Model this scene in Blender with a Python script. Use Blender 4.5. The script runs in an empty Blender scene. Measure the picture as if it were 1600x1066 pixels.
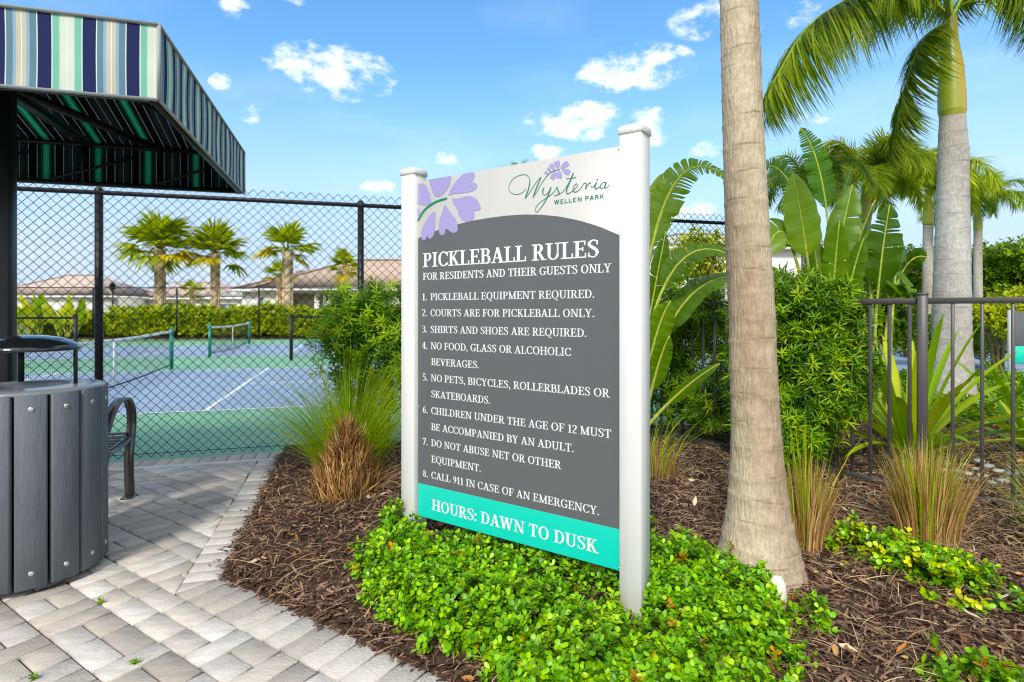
import bpy, math, random
import numpy as np
C = bpy.context.scene
COL = C.collection
rnd = random.Random(7)
rng = np.random.default_rng(11)
# ------------------------------------------------------------------ camera, sky, sun, exposure
F, CYH, EYE = 890.0, 487.0, 1.35
cam_d = bpy.data.cameras.new("camera"); cam = bpy.data.objects.new("camera", cam_d); COL.objects.link(cam)
cam.location = (0, 0, EYE); cam.rotation_euler = (math.radians(90), 0, 0)
cam_d.sensor_width = 36; cam_d.lens = 36 * F / 1600; cam_d.shift_y = -(533 - CYH) / 1600
cam_d.clip_start = 0.05; cam_d.clip_end = 6000
C.camera = cam
SUN_EL, SUN_AZ = 42.0, 194.0          # azimuth clockwise from +Y: the sun stands behind the camera and to its left
wd = bpy.data.worlds.new("World"); C.world = wd; wd.use_nodes = True
def build_world():
    nt = wd.node_tree; nt.nodes.clear(); N = nt.nodes.new; L = nt.links.new
    out = N('ShaderNodeOutputWorld'); bg = N('ShaderNodeBackground'); L(bg.outputs[0], out.inputs[0])
    sky = N('ShaderNodeTexSky'); sky.sky_type = 'NISHITA'; sky.sun_disc = False
    sky.sun_elevation = math.radians(SUN_EL); sky.sun_rotation = math.radians(SUN_AZ)
    sky.air_density = 1.0; sky.dust_density = 0.6; sky.ozone_density = 2.2
    bg.inputs['Strength'].default_value = 0.15
    tc = N('ShaderNodeTexCoord')
    def vm(op, a, b=None):
        n = N('ShaderNodeVectorMath'); n.operation = op
        for i, x in enumerate((a, b)):
            if x is None: continue
            if isinstance(x, (tuple, list)): n.inputs[i].default_value = x
            else: L(x, n.inputs[i])
        return n.outputs['Value'] if op in ('DOT_PRODUCT', 'LENGTH') else n.outputs['Vector']
    def mm(op, a, b=None, clamp=False):
        n = N('ShaderNodeMath'); n.operation = op; n.use_clamp = clamp
        for i, x in enumerate((a, b)):
            if x is None: continue
            if isinstance(x, (int, float)): n.inputs[i].default_value = x
            else: L(x, n.inputs[i])
        return n.outputs[0]
    d = tc.outputs['Generated']
    # small fair-weather clouds: (azimuth, elevation, half width, half height, weight) in degrees
    clouds = []
    for (px, py, w, h, k) in [(520, 112, 98, 44, 1.0), (350, 130, 22, 15, .8), (391, 176, 17, 19, .85), (698, 250, 20, 15, .8), (905, 190, 85, 30, 1.0),
                              (985, 106, 100, 36, .95), (1105, 237, 34, 15, .8), (1275, 184, 34, 11, .7), (1010, 200, 42, 32, .8), (858, 238, 36, 15, .8),
                              (597, 294, 34, 15, .9), (375, 6, 40, 26, .7), (465, 0, 34, 14, .7), (1060, 330, 60, 20, .6), (1110, 30, 70, 30, .5), (1235, 30, 60, 34, .5)]:
        a = (px - 800) / F; b = (CYH - py) / F
        v = np.array([a, 1, b]); n = np.linalg.norm(v); v /= n
        right = np.cross(v, (0, 0, 1)); right /= np.linalg.norm(right); up = np.cross(right, v)
        clouds.append((v, right, up, w / F / n, h / F / n, k))
    noi = N('ShaderNodeTexNoise'); noi.inputs['Scale'].default_value = 19; noi.inputs['Detail'].default_value = 7; noi.inputs['Roughness'].default_value = .62
    mp = N('ShaderNodeMapping'); mp.inputs['Scale'].default_value = (1, 1, 1.7); L(d, mp.inputs['Vector']); L(mp.outputs[0], noi.inputs['Vector'])
    tot = None
    for (v, r, u, w, h, k) in clouds:
        q = vm('SUBTRACT', d, tuple(v))
        a = mm('DIVIDE', vm('DOT_PRODUCT', q, tuple(r)), w); b = mm('DIVIDE', vm('DOT_PRODUCT', q, tuple(u)), h)
        s = mm('ADD', mm('MULTIPLY', a, a), mm('MULTIPLY', b, b))
        m = mm('MULTIPLY', mm('SUBTRACT', 1.25, s), k)
        m = mm('MAXIMUM', m, 0.0)
        tot = m if tot is None else mm('MAXIMUM', tot, m)
    dens = mm('MULTIPLY', mm('ADD', tot, mm('MULTIPLY', mm('SUBTRACT', noi.outputs[0], 0.54), 5.2)), mm('MINIMUM', mm('MULTIPLY', tot, 4.0), 1.0))
    ramp = N('ShaderNodeMapRange'); ramp.interpolation_type = 'SMOOTHSTEP'
    ramp.inputs[1].default_value = 0.0; ramp.inputs[2].default_value = 1.5; ramp.inputs[4].default_value = 0.96; L(dens, ramp.inputs[0])
    # thin high veil
    n2 = N('ShaderNodeTexNoise'); n2.inputs['Scale'].default_value = 3.2; n2.inputs['Detail'].default_value = 4
    mp2 = N('ShaderNodeMapping'); mp2.inputs['Scale'].default_value = (1, 1, 3.5); L(d, mp2.inputs['Vector']); L(mp2.outputs[0], n2.inputs['Vector'])
    veil = mm('MULTIPLY', mm('SUBTRACT', n2.outputs[0], .48, True), 0.35)
    # unseen broken cloud added overhead and behind the camera for neutral fill light
    sx = N('ShaderNodeSeparateXYZ'); L(d, sx.inputs[0])
    hi = N('ShaderNodeMapRange'); hi.interpolation_type = 'SMOOTHSTEP'; hi.inputs[1].default_value = .52; hi.inputs[2].default_value = .72; L(sx.outputs[2], hi.inputs[0])
    bk_ = N('ShaderNodeMapRange'); bk_.interpolation_type = 'SMOOTHSTEP'; bk_.inputs[1].default_value = 0.05; bk_.inputs[2].default_value = -.4; L(sx.outputs[1], bk_.inputs[0])
    n3 = N('ShaderNodeTexNoise'); n3.inputs['Scale'].default_value = 2.6; n3.inputs['Detail'].default_value = 5; L(d, n3.inputs['Vector'])
    cl = N('ShaderNodeMapRange'); cl.interpolation_type = 'SMOOTHSTEP'; cl.inputs[1].default_value = .36; cl.inputs[2].default_value = .6; L(n3.outputs[0], cl.inputs[0])
    high = mm('MULTIPLY', mm('MAXIMUM', hi.outputs[0], bk_.outputs[0]), mm('MULTIPLY', cl.outputs[0], .95))
    cover = mm('MAXIMUM', mm('MAXIMUM', ramp.outputs[0], veil), high)
    # photographed sky is a lighter, more saturated blue than the raw model
    tint = N('ShaderNodeMix'); tint.data_type = 'RGBA'; tint.blend_type = 'MULTIPLY'; tint.inputs[0].default_value = 1
    L(sky.outputs[0], tint.inputs[6]); tint.inputs[7].default_value = SKY_TINT
    mx = N('ShaderNodeMix'); mx.data_type = 'RGBA'; hz_ = N('ShaderNodeMapRange'); hz_.interpolation_type = 'SMOOTHSTEP'; hz_.inputs[1].default_value = .42; hz_.inputs[2].default_value = .04; hz_.inputs[4].default_value = .92; L(sx.outputs[2], hz_.inputs[0])
    hm = N('ShaderNodeMix'); hm.data_type = 'RGBA'; L(hz_.outputs[0], hm.inputs[0]); L(tint.outputs[2], hm.inputs[6]); hm.inputs[7].default_value = (2.75, 3.25, 4.2, 1)     # pale haze low in the sky
    L(cover, mx.inputs[0]); L(hm.outputs[2], mx.inputs[6]); ccx = N('ShaderNodeMix'); ccx.data_type = 'RGBA'; nc = N('ShaderNodeTexNoise'); nc.inputs['Scale'].default_value = 26; nc.inputs['Detail'].default_value = 3; L(mp.outputs[0], nc.inputs['Vector']); rc_ = N('ShaderNodeMapRange'); rc_.inputs[1].default_value = .4; rc_.inputs[2].default_value = .62; L(nc.outputs[0], rc_.inputs[0]); L(rc_.outputs[0], ccx.inputs[0]); ccx.inputs[6].default_value = (5.0, 5.3, 5.7, 1); ccx.inputs[7].default_value = CLOUD_COL; L(ccx.outputs[2], mx.inputs[7])
    L(mx.outputs[2], bg.inputs['Color'])
SKY_TINT = (0.62, 0.98, 1.12, 1); CLOUD_COL = (6.6, 6.5, 6.4, 1)
build_world()
sd = bpy.data.lights.new("sun", 'SUN'); sun = bpy.data.objects.new("sun", sd); COL.objects.link(sun)
sd.energy = 2.3; sd.angle = math.radians(10); sd.color = (1, .945, .85)
sun.rotation_euler = (math.radians(90 - SUN_EL), 0, math.radians(-SUN_AZ + 180))
vs_ = C.view_settings; vs_.view_transform = 'Standard'; vs_.look = 'None'; vs_.gamma = 1; vs_.exposure = 0.70
C.cycles.use_denoising = True; C.cycles.filter_width = 1.2
C.cycles.max_bounces = 8; C.cycles.transparent_max_bounces = 8

# ------------------------------------------------------------------ helpers
def S(r, g, b):
    f = lambda c: (c / 255 / 12.92) if c / 255 <= .04045 else ((c / 255 + .055) / 1.055) ** 2.4
    return np.array([f(r), f(g), f(b)])
def at(px, py, Y): return np.array([(px - 800) / F * Y, Y, EYE - (py - CYH) * Y / F])
def gnd(px, py, z=0.0):
    Y = F * (EYE - z) / (py - CYH); return np.array([(px - 800) / F * Y, Y, z])
def nrm(a):
    a = np.asarray(a, float); return a / np.maximum(np.linalg.norm(a, axis=-1, keepdims=True), 1e-9)
def wloc(o):
    v = np.zeros(3)
    while o is not None: v = v + np.array(o.location); o = o.parent
    return v
class MB:
    def __init__(s): s.v = []; s.n = 0; s.loops = []; s.tot = []; s.c = []; s.hasc = False
    def add(s, V, faces, col=None):
        V = np.asarray(V, float).reshape(-1, 3)
        if isinstance(faces, np.ndarray):
            s.loops.append((faces + s.n).ravel()); s.tot.append(np.full(len(faces), faces.shape[1]))
        else:
            s.loops.append(np.array([i + s.n for f in faces for i in f], int)); s.tot.append(np.array([len(f) for f in faces], int))
        if col is None: cc = np.full((len(V), 3), .5)
        else:
            s.hasc = True; cc = np.asarray(col, float)
            if cc.ndim == 1: cc = np.tile(cc, (len(V), 1))
        s.c.append(cc); s.v.append(V); s.n += len(V)
    def box(s, c, size, ax=None, col=None, bev=0):
        c = np.array(c, float); h = np.array(size, float) / 2
        ax = np.eye(3) if ax is None else np.array(ax, float)
        b = min(bev, h.min() * .9)
        if b <= 0:
            V = np.array([[x, y, z] for x in (-1, 1) for y in (-1, 1) for z in (-1, 1)]) * h
            Fc = [(0, 1, 3, 2), (4, 6, 7, 5), (0, 4, 5, 1), (2, 3, 7, 6), (0, 2, 6, 4), (1, 5, 7, 3)]
        else:
            V = []; idx = {}
            for sx in (-1, 1):
                for sy in (-1, 1):
                    for sz in (-1, 1):
                        for k in range(3):
                            p = np.array([sx, sy, sz]) * (h - b); p[k] = (sx, sy, sz)[k] * h[k]
                            idx[(sx, sy, sz, k)] = len(V); V.append(p)
            V = np.array(V); Fc = []
            for k in range(3):
                i, j = (k + 1) % 3, (k + 2) % 3
                for sg in (-1, 1):
                    q = []
                    for a, bb in ((-1, -1), (1, -1), (1, 1), (-1, 1)):
                        t = [0, 0, 0]; t[k] = sg; t[i] = a; t[j] = bb; q.append(idx[(*t, k)])
                    Fc.append(tuple(q) if sg > 0 else tuple(q[::-1]))
            for k in range(3):
                i, j = (k + 1) % 3, (k + 2) % 3
                for a in (-1, 1):
                    for bb in (-1, 1):
                        t0 = [0, 0, 0]; t0[i] = a; t0[j] = bb; t1 = list(t0); t0[k] = -1; t1[k] = 1
                        q = (idx[(*t0, i)], idx[(*t1, i)], idx[(*t1, j)], idx[(*t0, j)])
                        Fc.append(q if a * bb < 0 else q[::-1])
            for sx in (-1, 1):
                for sy in (-1, 1):
                    for sz in (-1, 1):
                        q = tuple(idx[(sx, sy, sz, k)] for k in range(3)); Fc.append(q if sx * sy * sz > 0 else q[::-1])
        s.add(c + V @ ax, Fc, col); return s
    def tube(s, pts, r, n=8, col=None, cap=True, up=None, flat=None):
        P = np.array(pts, float); m = len(P); r = np.broadcast_to(np.asarray(r, float), (m,))
        T = nrm(np.gradient(P, axis=0)) if m > 2 else nrm(np.tile(P[1] - P[0], (2, 1)))
        u0 = np.array(up if up is not None else ((0, 0, 1) if abs(T[0][2]) < .9 else (1, 0, 0)), float)
        V = []
        for i in range(m):
            a = nrm(np.cross(T[i], u0)); b = np.cross(a, T[i])
            if up is None: u0 = b
            th = np.arange(n) * 2 * math.pi / n + (math.pi / 4 if n == 4 else 0)
            ka, kb = flat if flat else (1, 1)
            V.append(P[i] + r[i] * (np.outer(np.cos(th) * ka, a) + np.outer(np.sin(th) * kb, b)))
        V = np.concatenate(V); Fc = []
        for i in range(m - 1):
            for j in range(n):
                k = (j + 1) % n; Fc.append((i * n + j, i * n + k, (i + 1) * n + k, (i + 1) * n + j))
        if cap: Fc.append(tuple(range(n))[::-1]); Fc.append(tuple((m - 1) * n + j for j in range(n)))
        s.add(V, Fc, col); return s
    def lathe(s, c, prof, n=32, col=None):
        c = np.array(c, float); th = np.arange(n) * 2 * math.pi / n; V = []
        for r, z in prof: V.append(np.stack([c[0] + r * np.cos(th), c[1] + r * np.sin(th), np.full(n, c[2] + z)], 1))
        Fc = [(i * n + j, i * n + (j + 1) % n, (i + 1) * n + (j + 1) % n, (i + 1) * n + j) for i in range(len(prof) - 1) for j in range(n)]
        s.add(np.concatenate(V), Fc, col); return s
    def prism(s, poly, z0, z1, col=None):
        p = np.array(poly, float); n = len(p)
        V = np.concatenate([np.c_[p, np.full(n, z0)], np.c_[p, np.full(n, z1)]])
        s.add(V, [tuple(range(n))[::-1], tuple(range(n, 2 * n))] + [(i, (i + 1) % n, n + (i + 1) % n, n + i) for i in range(n)], col); return s
    def leaves(s, P, A, Nn, Ln, W, prof, col, fold=0.0):
        """prof: rows (t, half width, lift); every leaf a folded strip"""
        P = np.asarray(P, float); n = len(P); A = nrm(A); Sd = nrm(np.cross(A, Nn)); Nn = np.cross(Sd, A)
        Ln = np.broadcast_to(Ln, (n,))[:, None]; W = np.broadcast_to(W, (n,))[:, None]
        rows = []; k = 3 if fold else 2
        for (t, w, c) in prof:
            ce = P + A * Ln * t + Nn * Ln * c
            rows.append(ce - Sd * W * w)
            if fold: rows.append(ce - Nn * W * w * fold)
            rows.append(ce + Sd * W * w)
        R = len(prof); V = np.stack(rows, 1).reshape(-1, 3)
        base = (np.arange(n) * R * k)[:, None]; q = []
        for i in range(R - 1):
            for j in range(k - 1): q.append([i * k + j, i * k + j + 1, (i + 1) * k + j + 1, (i + 1) * k + j])
        fc = (base[:, :, None] + np.array(q)[None]).reshape(-1, 4)
        col = np.asarray(col, float)
        if col.ndim == 1: col = np.tile(col, (n, 1))
        s.add(V, fc, np.repeat(col, R * k, axis=0)); return s
    def build(s, name, mat, parent=None, smooth=False):
        me = bpy.data.meshes.new(name); V = np.concatenate(s.v); lo = np.concatenate(s.loops).astype(np.int32); to = np.concatenate(s.tot).astype(np.int32)
        if parent is not None: V = V - wloc(parent)
        me.vertices.add(len(V)); me.vertices.foreach_set('co', V.astype(np.float32).ravel())
        me.loops.add(len(lo)); me.loops.foreach_set('vertex_index', lo)
        me.polygons.add(len(to)); st = np.zeros(len(to), np.int32); st[1:] = np.cumsum(to)[:-1]
        me.polygons.foreach_set('loop_start', st); me.polygons.foreach_set('loop_total', to)
        if smooth: me.polygons.foreach_set('use_smooth', np.ones(len(to), bool))
        if s.hasc:
            a = me.attributes.new('tint', 'FLOAT_COLOR', 'POINT'); c = np.concatenate(s.c)
            a.data.foreach_set('color', np.c_[c, np.ones(len(c))].astype(np.float32).ravel())
        me.update(calc_edges=True); me.validate()
        o = bpy.data.objects.new(name, me); COL.objects.link(o)
        if mat is not None: me.materials.append(mat)
        if parent is not None: o.parent = parent
        return o
def tag(o, label=None, cat=None, group=None, kind=None):
    for k, v in (('label', label), ('category', cat), ('group', group), ('kind', kind)):
        if v: o[k] = v
    return o
def thing(name, loc, label, cat, group=None):
    o = bpy.data.objects.new(name, None); COL.objects.link(o); o.location = [float(x) for x in loc]; o.empty_display_size = .1
    return tag(o, label, cat, group)
def copy_tree(o, parent=None):
    c = o.copy(); COL.objects.link(c); c.parent = parent
    for ch in list(o.children): copy_tree(ch, c)
    return c

# ------------------------------------------------------------------ materials
def mat(name, col=(.5, .5, .5), rough=.6, metal=0.0, var=0.0, vscale=8.0, bump=0.0, bscale=60.0, tint=False, transl=0.0, spec=.5, stretch=(1, 1, 1), tvar=0.0, coat=0.0, rot=0.0, sat=1.0, val=1.0):
    m = bpy.data.materials.new(name); m.use_nodes = True; nt = m.node_tree; N = nt.nodes.new; L = nt.links.new
    b = nt.nodes['Principled BSDF']; out = nt.nodes['Material Output']
    b.inputs['Roughness'].default_value = rough; b.inputs['Metallic'].default_value = metal; b.inputs['Specular IOR Level'].default_value = spec
    b.inputs['Coat Weight'].default_value = coat
    co = N('ShaderNodeTexCoord'); mp = N('ShaderNodeMapping'); mp.inputs['Scale'].default_value = stretch; mp.inputs['Rotation'].default_value = (0, 0, rot); L(co.outputs['Object'], mp.inputs['Vector'])
    if tint:
        at_ = N('ShaderNodeAttribute'); at_.attribute_name = 'tint'; src = at_.outputs['Color']
        if sat != 1: hs = N('ShaderNodeHueSaturation'); hs.inputs['Saturation'].default_value = sat; hs.inputs['Value'].default_value = val; L(src, hs.inputs['Color']); src = hs.outputs[0]
    else:
        r_ = N('ShaderNodeRGB'); r_.outputs[0].default_value = (*col, 1); src = r_.outputs[0]
    if var:
        no = N('ShaderNodeTexNoise'); no.inputs['Scale'].default_value = vscale; no.inputs['Detail'].default_value = 6; no.inputs['Roughness'].default_value = .65; L(mp.outputs[0], no.inputs['Vector'])
        mr = N('ShaderNodeMapRange'); mr.inputs[1].default_value = .25; mr.inputs[2].default_value = .75; mr.inputs[3].default_value = 1 - var; mr.inputs[4].default_value = 1 + var; L(no.outputs[0], mr.inputs[0])
        mu = N('ShaderNodeVectorMath'); mu.operation = 'SCALE'; L(src, mu.inputs[0]); L(mr.outputs[0], mu.inputs['Scale']); src = mu.outputs[0]
    L(src, b.inputs['Base Color'])
    if bump:
        n2 = N('ShaderNodeTexNoise'); n2.inputs['Scale'].default_value = bscale; n2.inputs['Detail'].default_value = 5; L(mp.outputs[0], n2.inputs['Vector'])
        bp = N('ShaderNodeBump'); bp.inputs['Strength'].default_value = bump; bp.inputs['Distance'].default_value = .01; L(n2.outputs[0], bp.inputs['Height']); L(bp.outputs[0], b.inputs['Normal'])
    if transl:
        tr = N('ShaderNodeBsdfTranslucent'); L(src, tr.inputs['Color'])
        mx = N('ShaderNodeMixShader'); mx.inputs[0].default_value = transl; L(b.outputs[0], mx.inputs[1]); L(tr.outputs[0], mx.inputs[2]); L(mx.outputs[0], out.inputs['Surface'])
    return m
M = {}
M['leaf'] = mat('leaf', tint=True, rough=.5, transl=.36, spec=.28, sat=1.2, val=.92)
M['fan'] = mat('palm_leaf', tint=True, rough=.5, transl=.5, spec=.28, sat=1.15, val=.95)
M['paddle'] = mat('paddle_leaf', tint=True, rough=.4, transl=.34, spec=.4, sat=1.3, val=.66, bump=.25, bscale=18)
M['leaf_gloss'] = mat('glossy_leaf', tint=True, rough=.36, transl=.32, spec=.4, sat=1.15, val=1.0)
M['dry'] = mat('dry_blade', tint=True, rough=.8, transl=.2, spec=.2)
M['chip'] = mat('bark_chip', tint=True, rough=.88, spec=.2, var=.25, vscale=60)
M['soil'] = mat('soil', S(70, 50, 40), rough=.95, var=.35, vscale=30, bump=.9, bscale=45, spec=.15)
M['paver'] = mat('paver', tint=True, rough=.9, var=.24, vscale=4.5, bump=.45, bscale=40, spec=.2, stretch=(1.6, 5, 3), rot=-math.atan2(.836, .549))
M['joint'] = mat('joint_sand', S(42, 38, 33), rough=.95, var=.3, vscale=40, bump=.4, bscale=150)
M['black'] = mat('black_coating', S(24, 25, 27), rough=.45, var=.1, spec=.4)
M['wire'] = mat('black_wire', S(16, 17, 18), rough=.6, spec=.25)
M['bronze'] = mat('bronze_metal', S(72, 67, 66), rough=.42, var=.08, spec=.45)
M['benchmetal'] = mat('bench_metal', S(62, 52, 48), rough=.24, var=.08, spec=.8, coat=.3)
M['vinyl'] = mat('white_vinyl', S(214, 212, 207), rough=.5, var=.045, vscale=5, spec=.35, stretch=(5, 5, .5))
M['galv'] = mat('galvanised', S(205, 205, 200), rough=.35, metal=.8)
M['twig'] = mat('twig', S(112, 88, 62), rough=.9, var=.25, vscale=20)
def trunk_mat():
    m = mat('trunk', tint=True, rough=.92, var=.24, vscale=70, bump=1.0, bscale=80, stretch=(1, 1, .22), spec=.12); nt = m.node_tree; N = nt.nodes.new; L = nt.links.new; b = nt.nodes['Principled BSDF']; src = b.inputs['Base Color'].links[0].from_socket
    tcx = N('ShaderNodeTexCoord'); n1 = N('ShaderNodeTexNoise'); n1.inputs['Scale'].default_value = 15; n1.inputs['Detail'].default_value = 10; n1.inputs['Roughness'].default_value = .8; L(tcx.outputs['Object'], n1.inputs[0])
    r1 = N('ShaderNodeMapRange'); r1.inputs[1].default_value = .38; r1.inputs[2].default_value = .68; r1.inputs[3].default_value = 1.12; r1.inputs[4].default_value = .7; L(n1.outputs[0], r1.inputs[0])
    cb = N('ShaderNodeCombineXYZ'); sq = N('ShaderNodeMath'); sq.operation = 'POWER'; sq.inputs[1].default_value = 1.25; L(r1.outputs[0], sq.inputs[0]); L(r1.outputs[0], cb.inputs[0]); L(r1.outputs[0], cb.inputs[1]); L(sq.outputs[0], cb.inputs[2])
    mu = N('ShaderNodeVectorMath'); mu.operation = 'MULTIPLY'; L(src, mu.inputs[0]); L(cb.outputs[0], mu.inputs[1]); L(mu.outputs[0], b.inputs['Base Color']); return m
M['trunk'] = trunk_mat()
M['grass_ground'] = mat('ground', S(92, 112, 58), rough=.95, var=.3, vscale=.7)

# ------------------------------------------------------------------ axes of the place
U = nrm(np.array([.962, .272, 0])); Vv = np.array([-U[1], U[0], 0])       # along the court fence / away from it
E1 = np.array([.836, -.549, 0]); E2 = np.array([.549, .836, 0])            # paver rows / across the rows
def UV(u, v, z=0): return u * U + v * Vv + np.array([0, 0, z])
def EE(a, b, z=0): return a * E1 + b * E2 + np.array([0, 0, z])
FENCE_V = float(np.dot([-3.63, 5.11, 0], Vv))

# ------------------------------------------------------------------ ground sheets
mb = MB(); mb.add([(-2500, -300, -.06), (2500, -300, -.06), (2500, 4000, -.06), (-2500, 4000, -.06)], [(0, 1, 2, 3)])
tag(mb.build('ground', M['grass_ground']), kind='structure')
# mulch bed relief
cornerO = np.array([-1.445, 2.9]); A_out = float(np.dot([-1.247, 2.775], E2[:2])); 
B_IN = 1.393; B_OUT = B_IN + .235
s2dir = Vv[:2]
S2N = np.array([Vv[1], -Vv[0]])                                              # to the right of the second border
def line_inter(b, w):                                                        # point where E2-coordinate = b and right-offset w of second border
    Mx = np.array([E2[:2], S2N]); return np.linalg.solve(Mx, np.array([b, w]))
W_IN = float(np.dot([-1.95, 3.9], S2N)); c0 = np.array([-1.617, 2.728]); W_IN = float(np.dot(c0, S2N)); W_OUT = W_IN + .2
def bed_depth(x, y):
    a = x * E2[0] + y * E2[1] - B_OUT; b = x * S2N[0] + y * S2N[1] - W_OUT
    return np.minimum(a, b)
def gz(x, y):
    d = bed_depth(x, y); x = np.asarray(x, float); y = np.asarray(y, float)
    m = .012 + .05 * (1 - np.exp(-np.maximum(d, 0) / .35)) + .02 * np.sin(x * 3.1 + 1) * np.sin(y * 2.7) * (d > .1)
    return m + .06 * np.exp(-((x + .75) ** 2 + (y - 3.9) ** 2) / .8)
nx, ny = 150, 170
xs = np.linspace(-3.2, 9, nx); ys = np.linspace(.6, 13, ny); X, Y = np.meshgrid(xs, ys, indexing='ij')
ok = lambda x, y: bed_depth(x, y) > -.03
Z = gz(X, Y) + rng.normal(0, .004, X.shape)
beyond = (X * Vv[0] + Y * Vv[1]) > FENCE_V - .1
Vx = np.stack([X, Y, Z], -1).reshape(-1, 3); fc = []
for i in range(nx - 1):
    for j in range(ny - 1):
        if all(ok(xs[a], ys[b]) and not beyond[a, b] for a, b in ((i, j), (i + 1, j), (i, j + 1), (i + 1, j + 1))):
            fc.append((i * ny + j, (i + 1) * ny + j, (i + 1) * ny + j + 1, i * ny + j + 1))
mb = MB(); mb.add(Vx, fc); tag(mb.build('mulch_bed', M['soil'], smooth=True), kind='structure')
# low plane of soil filling up to the paving edge
mb = MB(); q = [line_inter(B_OUT - .02, W_OUT - .02), EE(3.5, B_OUT - .02)[:2], np.array([12, -2.]), np.array([12, 14.]), np.array([-1, 14.])]
p0 = line_inter(B_OUT - .02, W_OUT - .02); far = p0 + s2dir * 2.95
mb.add([(*p0, .004), (*EE(6, B_OUT - .02)[:2], .004), (12, 8.5, .004), (*far, .004)], [(0, 1, 2, 3)])
tag(mb.build('soil', M['soil']), kind='structure')

# ------------------------------------------------------------------ paving
def clip(poly, n, d):                                                        # keep n.p <= d
    out = []
    for i in range(len(poly)):
        a, b = poly[i], poly[(i + 1) % len(poly)]; fa, fb = np.dot(n, a) - d, np.dot(n, b) - d
        if fa <= 0: out.append(a)
        if (fa < 0 < fb) or (fb < 0 < fa): out.append(a + (b - a) * fa / (fa - fb))
    return out
def area(p): return .5 * sum(p[i][0] * p[(i + 1) % len(p)][1] - p[(i + 1) % len(p)][0] * p[i][1] for i in range(len(p)))
def brick(mb, poly, col, dz=0):
    if len(poly) < 3: return
    if area(poly) < 0: poly = poly[::-1]
    if area(poly) < .0012: return
    p = np.array(poly); n = len(p); g = .0046; b = .004
    def inset(q, d):
        r = []
        for i in range(n):
            a = nrm(q[i] - q[i - 1]); c = nrm(q[(i + 1) % n] - q[i]); na = np.array([-a[1], a[0]]); nc = np.array([-c[1], c[0]])
            k = na + nc; k = k / max(np.dot(k, k) / 2, .3) ; r.append(q[i] + k * d)
        return np.array(r)
    o = inset(p, g); t = inset(p, g + b)
    V = np.concatenate([np.c_[o, np.full(n, -.05)], np.c_[o, np.full(n, -.004 + dz)], np.c_[t, np.full(n, dz)]])
    Fc = [tuple(range(2 * n, 3 * n))] + [(i, (i + 1) % n, n + (i + 1) % n, n + i) for i in range(n)] + [(n + i, n + (i + 1) % n, 2 * n + (i + 1) % n, 2 * n + i) for i in range(n)]
    mb.add(V, Fc, col)
tones = [S(206, 200, 192), S(190, 182, 172), S(176, 168, 158), S(198, 188, 174), S(184, 180, 176), S(214, 210, 205), S(168, 158, 146)]
def ptone(): return (tones[rnd.randrange(len(tones))] * .5 + S(188, 183, 176) * .5) * rnd.uniform(.78, 1.06) * np.array([1.03, .985, .94])
DRAIN_V = FENCE_V - .30
field = MB(); edge = MB()
for row in range(-8, 22):
    b1 = B_IN - row * .237; b0 = b1 - .237
    a = -7.5 + rnd.uniform(0, .3)
    while a < 5:
        k = rnd.random()
        if k < .5: pieces = [(a, a + .118, b0, b1)]; a += .118
        elif k < .9:
            w = .178; m = (b0 + b1) / 2; pieces = [(a, a + w, b0, m), (a, a + w, m, b1)]; a += w
        else: pieces = [(a, a + .237, b0, b1 - .118), (a, a + .237, b1 - .118, b1)]; a += .237
        for (x0, x1, y0, y1) in pieces:
            poly = [EE(x0, y0)[:2], EE(x1, y0)[:2], EE(x1, y1)[:2], EE(x0, y1)[:2]]
            c = sum(poly) / 4
            if c[1] < .5 or c[0] < -6.5 or c[1] > 7: continue
            poly = clip(poly, Vv[:2], DRAIN_V - .032)
            if b0 > B_IN - .01 and poly: poly = clip(poly, S2N, W_IN + .006)
            if poly: brick(field, poly, ptone(), rnd.uniform(-.0015, .0015))
# border courses
cw = .118
bt = [S(196, 192, 186), S(182, 178, 172), S(204, 200, 194), S(172, 167, 160)]
a0 = float(np.dot(line_inter(B_IN, W_IN), E1[:2]))
k = a0 - .6
mn = nrm(nrm(-E1[:2]) + nrm(s2dir))                                        # mitre line from the inner corner
ci = line_inter(B_IN, W_IN); co_ = line_inter(B_OUT, W_OUT); md = nrm(co_ - ci); mN = np.array([md[1], -md[0]])
while k < 6:
    poly = [EE(k, B_IN)[:2], EE(k + cw, B_IN)[:2], EE(k + cw, B_OUT)[:2], EE(k, B_OUT)[:2]]
    poly = clip(poly, -mN, -float(np.dot(mN, ci)))
    if poly: brick(edge, poly, bt[rnd.randrange(4)] * np.array([1.08, 1.03, .98]) * rnd.uniform(.78, .95), rnd.uniform(-.001, .001))
    k += cw
k = -.6
while k < 3.4:
    p = ci + s2dir * k; w = W_OUT - W_IN
    poly = [p, p + S2N * w, p + S2N * w + s2dir * cw, p + s2dir * cw]
    poly = clip(poly, mN, float(np.dot(mN, ci))); 
    if poly: poly = clip(poly, Vv[:2], DRAIN_V - .032)
    if poly: brick(edge, poly, bt[rnd.randrange(4)] * np.array([1.08, 1.03, .98]) * rnd.uniform(.78, .92), rnd.uniform(-.001, .001))
    k += cw
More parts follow.
